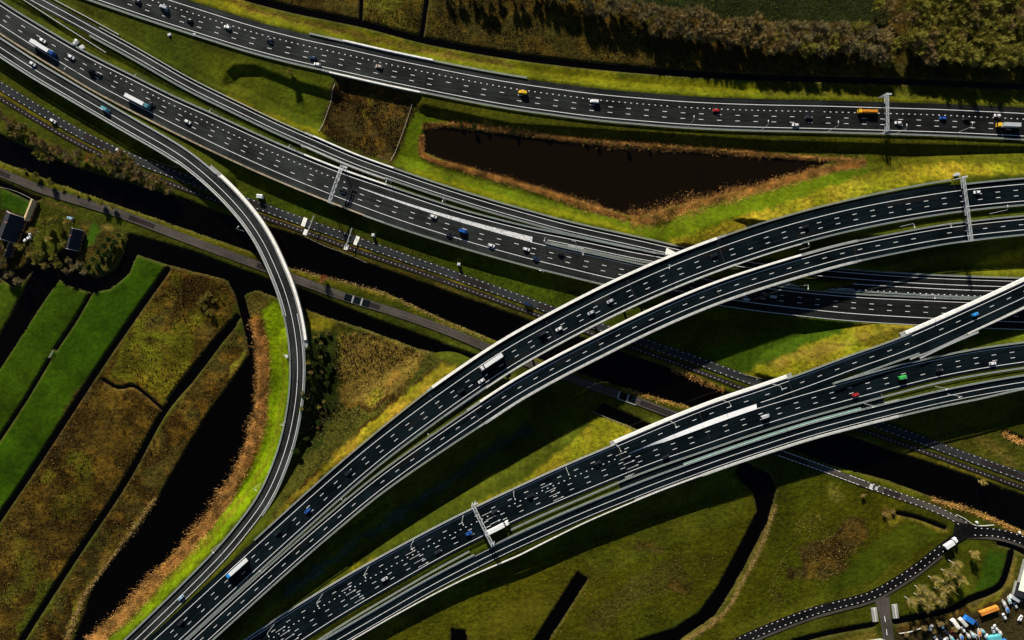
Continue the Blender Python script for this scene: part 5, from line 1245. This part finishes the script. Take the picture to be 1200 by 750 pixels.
tufts('rough_grass', 'dry stubble of the upper field', F5, 9000, 'dry_tuft', .5); tufts('rough_grass', 'dark weeds of the upper field', F5, 7000, 'dark_tuft', .7, .22)
F6 = [(940,600),(1000,610),(1005,650),(960,690),(905,715),(900,690)]
tufts('rough_grass', 'dry tufts on the brown patch of the lower right meadow', F6, 3000, 'dry_tuft', .5)
F7 = [(650,665),(760,640),(860,640),(820,700),(740,745),(650,750)]
tufts('rough_grass', 'pale tufts in the large lower meadow', F7, 2600, 'dry_tuft', .45, .10)

# ------------------------------------------------------------------ farm and yard
mat('roof_slate', (.013, .013, .017), .7, var=.3); mat('roof_thatch', (.36, .28, .14), .95, var=.3, scale=.8); mat('brick_wall', (.28, .13, .08), .9, var=.3); mat('white_trim', (.58, .56, .52), .7)
mat('roof_mint', (.62, .78, .55), .6, var=.1); mat('roof_teal', (.42, .58, .60), .5, var=.2); mat('blue_steel', (.02, .16, .52), .5, var=.2); mat('orange_steel', (.62, .22, .03), .6, var=.25); mat('tarp_teal', (.10, .42, .46), .6, var=.3)
def house(px, py, ang, lx, ly, hw, hr, roof, roof2, label, name='farm_house', z=0.0, trim=True, off=.5, wm_='brick_wall'):
    p = W(px, py, 0); root = empty(name, (p[0], p[1], z - .2), ang); tag(root, label, 'house' if 'house' in name else 'shed')
    mb = MB(); mb.add([(-lx, -ly, 0), (lx, -ly, 0), (lx, ly, 0), (-lx, ly, 0), (-lx, -ly, hw), (lx, -ly, hw), (lx, ly, hw), (-lx, ly, hw), (-lx, 0, hr - .1), (lx, 0, hr - .1)],
                      [(0, 1, 5, 4), (1, 2, 6, 9, 5), (2, 3, 7, 6), (3, 0, 4, 8, 7), (3, 2, 1, 0)]); wl = mb.build('wall', wm_, root)
    for sgn, m in ((-1, roof), (1, roof2)):
        e = ly + off; ze = hw - off * (hr - hw) / ly; x = lx + .35
        mb = MB(); vs = [(-x, 0, hr), (x, 0, hr), (x, sgn * e, ze), (-x, sgn * e, ze)]; t = [(a, b_, c + .16) for a, b_, c in vs]
        mb.add(vs + t, [(0, 1, 2, 3), (7, 6, 5, 4), (0, 4, 5, 1), (1, 5, 6, 2), (2, 6, 7, 3), (3, 7, 4, 0)]); mb.build('roof', m, root)
    if trim:
        for x in (-lx - .5, lx + .5):
            f_ = MB()
            for sgn in (-1, 1): f_.bar((x, 0, hr + .2), (x, sgn * (ly + off), hw - off * (hr - hw) / ly + .2), .17, n=4)
            f_.build('gable_trim', 'white_trim', root)
        mb = MB(); mb.box((lx * .3, 0, hr + .5), .4, .5, .8); mb.build('chimney', 'brick_wall', root)
    for k in (-.5, .3): mb = MB(); mb.box((lx * k, -ly - .02, hw * .55), .55, .05, .6); mb.build('window', 'car_glass', root)
    mb = MB(); mb.box((lx * -.1, -ly - .03, 1.05), .5, .06, 1.05); mb.build('door', 'dark_wood', root)
    return root
aF = math.atan2(.93, .36)
house(17, 267, aF, 8.5, 6.5, 3.0, 8.0, 'roof_slate', 'roof_slate', 'large farm house with a dark slate roof and white gable edges')
house(38, 247, aF, 7.0, 1.9, 2.4, 3.6, 'roof_thatch', 'roof_thatch', 'long narrow barn with a tan roof beside the lawn', 'barn_house', trim=False, off=.3)
house(14, 292, aF, 5.4, 2.2, 2.4, 4.2, 'roof_slate', 'roof_thatch', 'small outbuilding with one sunlit tan roof slope below the farm house', 'outbuilding_house', trim=False, off=.3)  # slate half stands for the shaded slope, tan half for the sunlit one
house(90, 281, aF + .12, 6.5, 4.0, 2.8, 6.6, 'roof_slate', 'roof_slate', 'narrow dark roofed house on the moated garden')
house(1203, 674, R(75), 10, 5, 3.6, 6.0, 'roof_mint', 'roof_mint', 'pale green roofed shed at the right edge', 'yard_shed', trim=False, wm_='concrete_grey')
house(1000, 765, R(8), 20, 7, 3.6, 5.2, 'roof_teal', 'roof_teal', 'long pale teal roofed shed cut by the bottom edge', 'yard_shed', trim=False, wm_='concrete_grey')
house(1195, 690, R(75), 4.4, 4.5, 3, 4.2, 'roof_slate', 'roof_slate', 'low dark roofed shed below the pale green one', 'yard_shed', trim=False, wm_='concrete_grey')
def container(px, py, ang, lx, m, label, ly=1.25, h=2.6, name='container'):
    p = W(px, py, 0); root = empty(name, (p[0], p[1], gz(p[0], p[1])), ang); tag(root, label, name.replace('_', ' '))
    mb = MB(); mb.box((0, 0, h / 2), lx, ly, h / 2)
    k = int(lx / .5)
    for i in range(k):
        for s_ in (-1, 1): mb.box((-lx + .3 + i * (2 * lx - .4) / k, s_ * (ly + .03), h / 2), .12, .03, h / 2 - .15)
    mb.build('body', m, root); mb = MB(); mb.box((lx + .04, 0, h / 2), .035, ly * .9, h / 2 - .1); mb.build('door', 'steel', root)
    mb = MB(); mb.box((0, 0, h + .03), lx - .15, ly - .12, .025); mb.build('roof_panel', m, root)
container(1157, 714.5, R(20), 6.3, 'orange_steel', 'long orange container in the yard'); container(1134, 725, R(-32), 3.2, 'blue_steel', 'bright blue container in the yard', 1.6)
container(1118, 730, R(-55), 3.4, 'concrete', 'pale grey container left of the blue one'); container(1127, 728, R(-50), 3.0, 'white_trim', 'cream container beside the blue one', 1.1)
container(1187, 700, R(-30), 3.0, 'steel_light', 'silver container near the dark roofed shed'); container(1163, 747, R(10), 4.5, 'tarp_teal', 'teal covered container at the bottom edge', 2.0)
container(1172, 752, R(20), 3.4, 'blue_steel', 'blue container partly cut by the bottom edge', 1.3)
def boat(px, py, ang, lx, cover, label):
    p = W(px, py, 0); root = empty('boat', (p[0], p[1], gz(p[0], p[1]) + .5), ang); tag(root, label, 'boat', 'boats stored on trailers in the yard')
    mb = MB(); loft(mb, [(-lx, .8, .3, 1.1, .85), (-lx * .3, 1.0, 0, 1.15, 1.1), (lx * .45, .8, .05, 1.25, .95), (lx, .12, .6, 1.4, .15)]); mb.build('hull', 'white_trim', root)
    mb = MB(); loft(mb, [(-lx * .85, .6, 1.1, 1.4, .5), (-lx * .2, .75, 1.1, 1.75, .5), (lx * .35, .6, 1.15, 1.5, .4)]); mb.build('cover', cover, root)
    mb = MB(); mb.box((-.2, 0, -.05), lx * .9, .1, .06); mb.bar((-.3, -1, -.2), (-.3, 1, -.2), .28, n=8); mb.build('trailer', 'tyre', root)
YC = ['tarp_teal', 'blue_steel', 'white_trim', 'roof_teal', 'dark_wood', 'orange_steel']
BL = ['teal covered boat at the left of the boat row', 'blue covered boat, second in the boat row', 'white boat, third in the boat row', 'pale teal boat in the middle of the boat row', 'brown covered boat in the boat row', 'orange covered boat in the boat row',
      'teal covered boat at the right end of the boat row', 'blue covered boat above the boat row', 'white boat near the orange container', 'blue covered boat close to the orange container end', 'pale teal boat beside the silver container', 'white boat at the bottom edge right of the row']
for i, (px, py) in enumerate(((1114, 747), (1125, 745), (1133, 743.5), (1138, 742), (1143, 745), (1146, 740), (1150, 738.5), (1121, 751), (1175, 706), (1178.5, 713), (1181, 702), (1170, 740))):
    boat(px, py, R(rnd.uniform(100, 130)), rnd.uniform(2.0, 3.0), YC[[0, 1, 2, 3, 4, 5, 0, 1, 2, 1, 3, 2][i]], BL[i])
for (px, py, c, lab) in ((1090, 735, 'white', 'white car parked at the left end of the yard'), (1163, 738, 'silver', 'silver car parked beside the teal container'), (1195, 724, 'white', 'white car parked at the right edge of the yard'), (1109, 741, 'dark', 'dark car parked left of the boat row'),
                         (31, 281, 'white', 'white car parked by the farm house'), (36, 277, 'silver', 'silver car parked behind the white one at the farm'), (83, 256, 'lightblue', 'pale blue car parked in the farm garden'), (13, 262, 'blue', 'blue car parked close under the farm house')):
    o = copy_tree(PROTO[('car', c, None, None)]); p = W(px, py, 0); o.location = (p[0], p[1], gz(p[0], p[1])); o.rotation_euler = (0, 0, rnd.uniform(0, 3)); tag(o, lab, 'car', 'cars parked in the farm and yard')
YL = ['at the far left of the yard row', 'second from the left in the yard row', 'third in the yard row', 'in the yard row below the cream container', 'in the yard row below the blue container', 'in the yard row under the orange container', 'near the right end of the yard row', 'at the right end of the yard row', 'beside the teal covered container', 'above the teal covered container', 'below the low dark roofed shed', 'at the corner of the low dark roofed shed', 'on the open yard right of the orange container', 'by the yard ditch corner']
for i, (px, py) in enumerate(((1096, 748), (1102, 747), (1107, 749), (1117, 742.5), (1128, 737), (1144, 730), (1153, 744), (1157, 746), (1169, 744.5), (1166, 735), (1189, 709), (1193, 704), (1176, 722), (1103, 733))):
    c = ['white', 'dark', 'silver', 'red', 'white', 'darkblue', 'silver', 'white', 'dark', 'white', 'silver', 'black', 'white', 'lightblue'][i]
    if ('car', c, None, None) not in PROTO: PROTO[('car', c, None, None)] = make_car(c); o = PROTO[('car', c, None, None)]
    else: o = copy_tree(PROTO[('car', c, None, None)])
    p = W(px, py, 0); o.location = (p[0], p[1], gz(p[0], p[1])); o.rotation_euler = (0, 0, R(rnd.choice((115, 25, 120))) + rnd.uniform(-.1, .1))
    tag(o, c.replace('dark', 'dark ').replace('light', 'light ').replace('  ', ' ').strip() + ' parked car ' + YL[i], 'car', 'cars parked in the farm and yard')
# small cabinets and boxes by the roads
def cabinet(px, py, z, label, sx=1.0, sy=.6, sz=1.1, ang=0.3):
    p = W(px, py, z); root = empty('cabinet', (p[0], p[1], z if z > 1 else gz(p[0], p[1])), ang); tag(root, label, 'cabinet')
    mb = MB(); mb.box((0, 0, sz), sx, sy, sz + .2); mb.build('box', 'concrete', root)
    mb = MB(); mb.box((0, 0, 2 * sz + .28), sx + .12, sy + .12, .08, 0, .8); mb.build('lid', 'steel_light', root); mb = MB(); mb.box((0, -sy - .03, sz), sx * .8, .03, sz * .8); mb.build('door', 'steel', root)
cabinet(90.5, 51, 3.3, 'tall grey service cabinet in the grass near the first white truck', .9, 1.8, 1.1, -.5); cabinet(97.5, 56.5, 3.3, 'pale service cabinet beside the tall grey one', 1.4, 1.2, .7, .4)
cabinet(306, 231, .1, 'white roofed kiosk beside the canal road', 1.9, 1.2, 1.5, -.1); cabinet(438, 276, .1, 'small white cabinet beside the canal road', .9, .8, 1.3, -.1); cabinet(538, 310, .1, 'second white cabinet beside the canal road near the flyover', .9, .8, 1.3, -.1)
cabinet(337, 418, 6.5, 'small dark cabinet on the slope of the loop ramp', .8, .8, .7); cabinet(228, 41, 3.2, 'small stone box in the grass below the top motorway', .9, .7, .3); cabinet(199, 41, 3.2, 'pale stone block in the grass between the upper roads', 1.0, .7, .3)
cabinet(1120, 205, 10, 'green switch cabinet at the upper foot of the tall gantry', 1.6, .8, .8, .1); cabinet(1144, 612, .2, 'white cabinet on the canal bank at the junction', .6, .6, .6); cabinet(1194, 624, .2, 'white cabinet on the canal bank at the right edge', .6, .6, .6)
# pale maintenance strip between the merging lanes
p = L3N.at(P_(L3N, 679, 283), 5.2); t_ = tag(empty('maintenance_bay', p, L3N.tan(P_(L3N, 679, 283))), 'pale paved maintenance bay with a slanting boom in the narrow grass strip', 'maintenance bay')
mb = MB(); mb.box((0, 0, .12), 5.2, 1.7, .05); mb.build('slab', 'concrete_grey', t_); mb = MB(); mb.bar((1.5, -1.6, .3), (-1.5, 3.8, 4.5), .18, n=5); mb.bar((-1.5, 3.8, 4.5), (-4.2, 3.9, 4.5), .14, n=5); mb.build('boom', 'steel_light', t_)
p = W(787, 298.5, 4.6); t_ = tag(empty('apron', (p[0], p[1], 4.68), R(-24)), 'white painted wedge of paving under the upper flyover parapet', 'apron'); mb = MB(); mb.add([(-5, 3, 0), (-4, -2.4, 0), (8, 1.0, 0), (8, 2.0, 0)], [(0, 1, 2, 3)]); mb.build('paving', 'concrete', t_)
# fences along the bare earth passage, ditch bank and junction
def fence(pts, z, label, h=1.1, sp=3.0, m='dry_fence'):
    P = catmull(np.array([W(a, b, z) for a, b in pts]), 2.0); ln = Line(None, None, xyz=P); root = empty('fence', P[0]); ro = np.array(P[0]); ro[2] = P[0][2]; tag(root, label, 'fence')
    k = max(1, int(ln.len / sp))
    for i in range(min(k + 1, 100)):
        p = ln.at(ln.len * i / k); g = gz(p[0], p[1]) if z < 1 else p[2]; g = max(g, -.9)
        mb = MB(); mb.box((p[0] - ro[0], p[1] - ro[1], g - ro[2] + h / 2 - .1), .11, .11, h / 2 + .1); mb.build('post', m, root)
    q = np.linspace(0, ln.len, k * 2 + 1); V = ln.at(q)
    for zz in (h * .55, h * .95):
        mb = MB()
        for i in range(len(q) - 1):
            a, b_ = V[i], V[i + 1]; ga = max(gz(a[0], a[1]), -.9) if z < 1 else a[2]; gb = max(gz(b_[0], b_[1]), -.9) if z < 1 else b_[2]
            mb.bar((a[0] - ro[0], a[1] - ro[1], ga - ro[2] + zz), (b_[0] - ro[0], b_[1] - ro[1], gb - ro[2] + zz), .09, n=4)
        mb.build('rail', m, root)
mat('dry_fence', (.36, .33, .24), .9, var=.3)
fence([(394, 100), (386, 125), (375, 156)], .2, 'pale fence on the left side of the bare earth passage'); fence([(483, 123), (474, 150), (459, 190)], .2, 'pale fence on the right side of the bare earth passage')
fence([(696, 483), (720, 493), (746, 504)], .0, 'pale post fence on the ditch bank between the flyovers', .9, 1.6); fence([(866, 437), (885, 442), (903, 446)], .2, 'low pale fence at the foot of the yellow slope by the canal road')
fence([(178, 186), (195, 194), (212, 197), (216, 198)], .3, 'low curved rail under the loop ramp beside the canal road', 1.0, 3.0); fence([(1121, 603), (1131, 608), (1141, 615), (1150, 616), (1164, 615)], .4, 'pale safety railing bent around the canal junction', 1.1, 1.5, 'concrete')
fence([(1054, 742), (1066, 740), (1078, 736)], .2, 'white fence at the bridge corner of the yard', 1.0, 2.0, 'concrete'); fence([(357, 277), (380, 288), (405, 297), (430, 308)], .2, 'low rail on the canal bank beside the height barriers', .8, 2.4)
fence([(0, 219), (18, 224), (39, 234)], .1, 'garden fence at the upper edge of the farm lawn', .9, 2.0)
# concrete culvert heads on the side road bridge and field gate
for px, py, lab in ((1048.5, 716, 'concrete bridge parapet of the side road, right one'), (1024.5, 720, 'concrete bridge parapet of the side road, left one')):
    p = W(px, py, 0); r_ = tag(empty('bridge_parapet', (p[0], p[1], 0), R(98)), lab, 'bridge parapet'); mb = MB(); mb.box((0, 0, .35), 4.6, 1.9, .35); mb.build('slab', 'concrete_grey', r_); mb = MB(); mb.box((0, 0, .95), 4.4, .15, .25); mb.build('coping', 'concrete', r_)
p = W(61, 415, 0); r_ = tag(empty('field_gate', (p[0], p[1], 0), R(60)), 'pale field gate on the narrow ditch between the green fields', 'gate'); mb = MB()
for z in (.5, .9, 1.3): mb.bar((-2.2, 0, z), (2.2, 0, z), .08, n=4)
mb.build('gate_leaf', 'steel_light', r_)
for x in (-2.4, 2.4): mb = MB(); mb.box((x, 0, .7), .13, .13, .9); mb.build('post', 'dry_fence', r_)
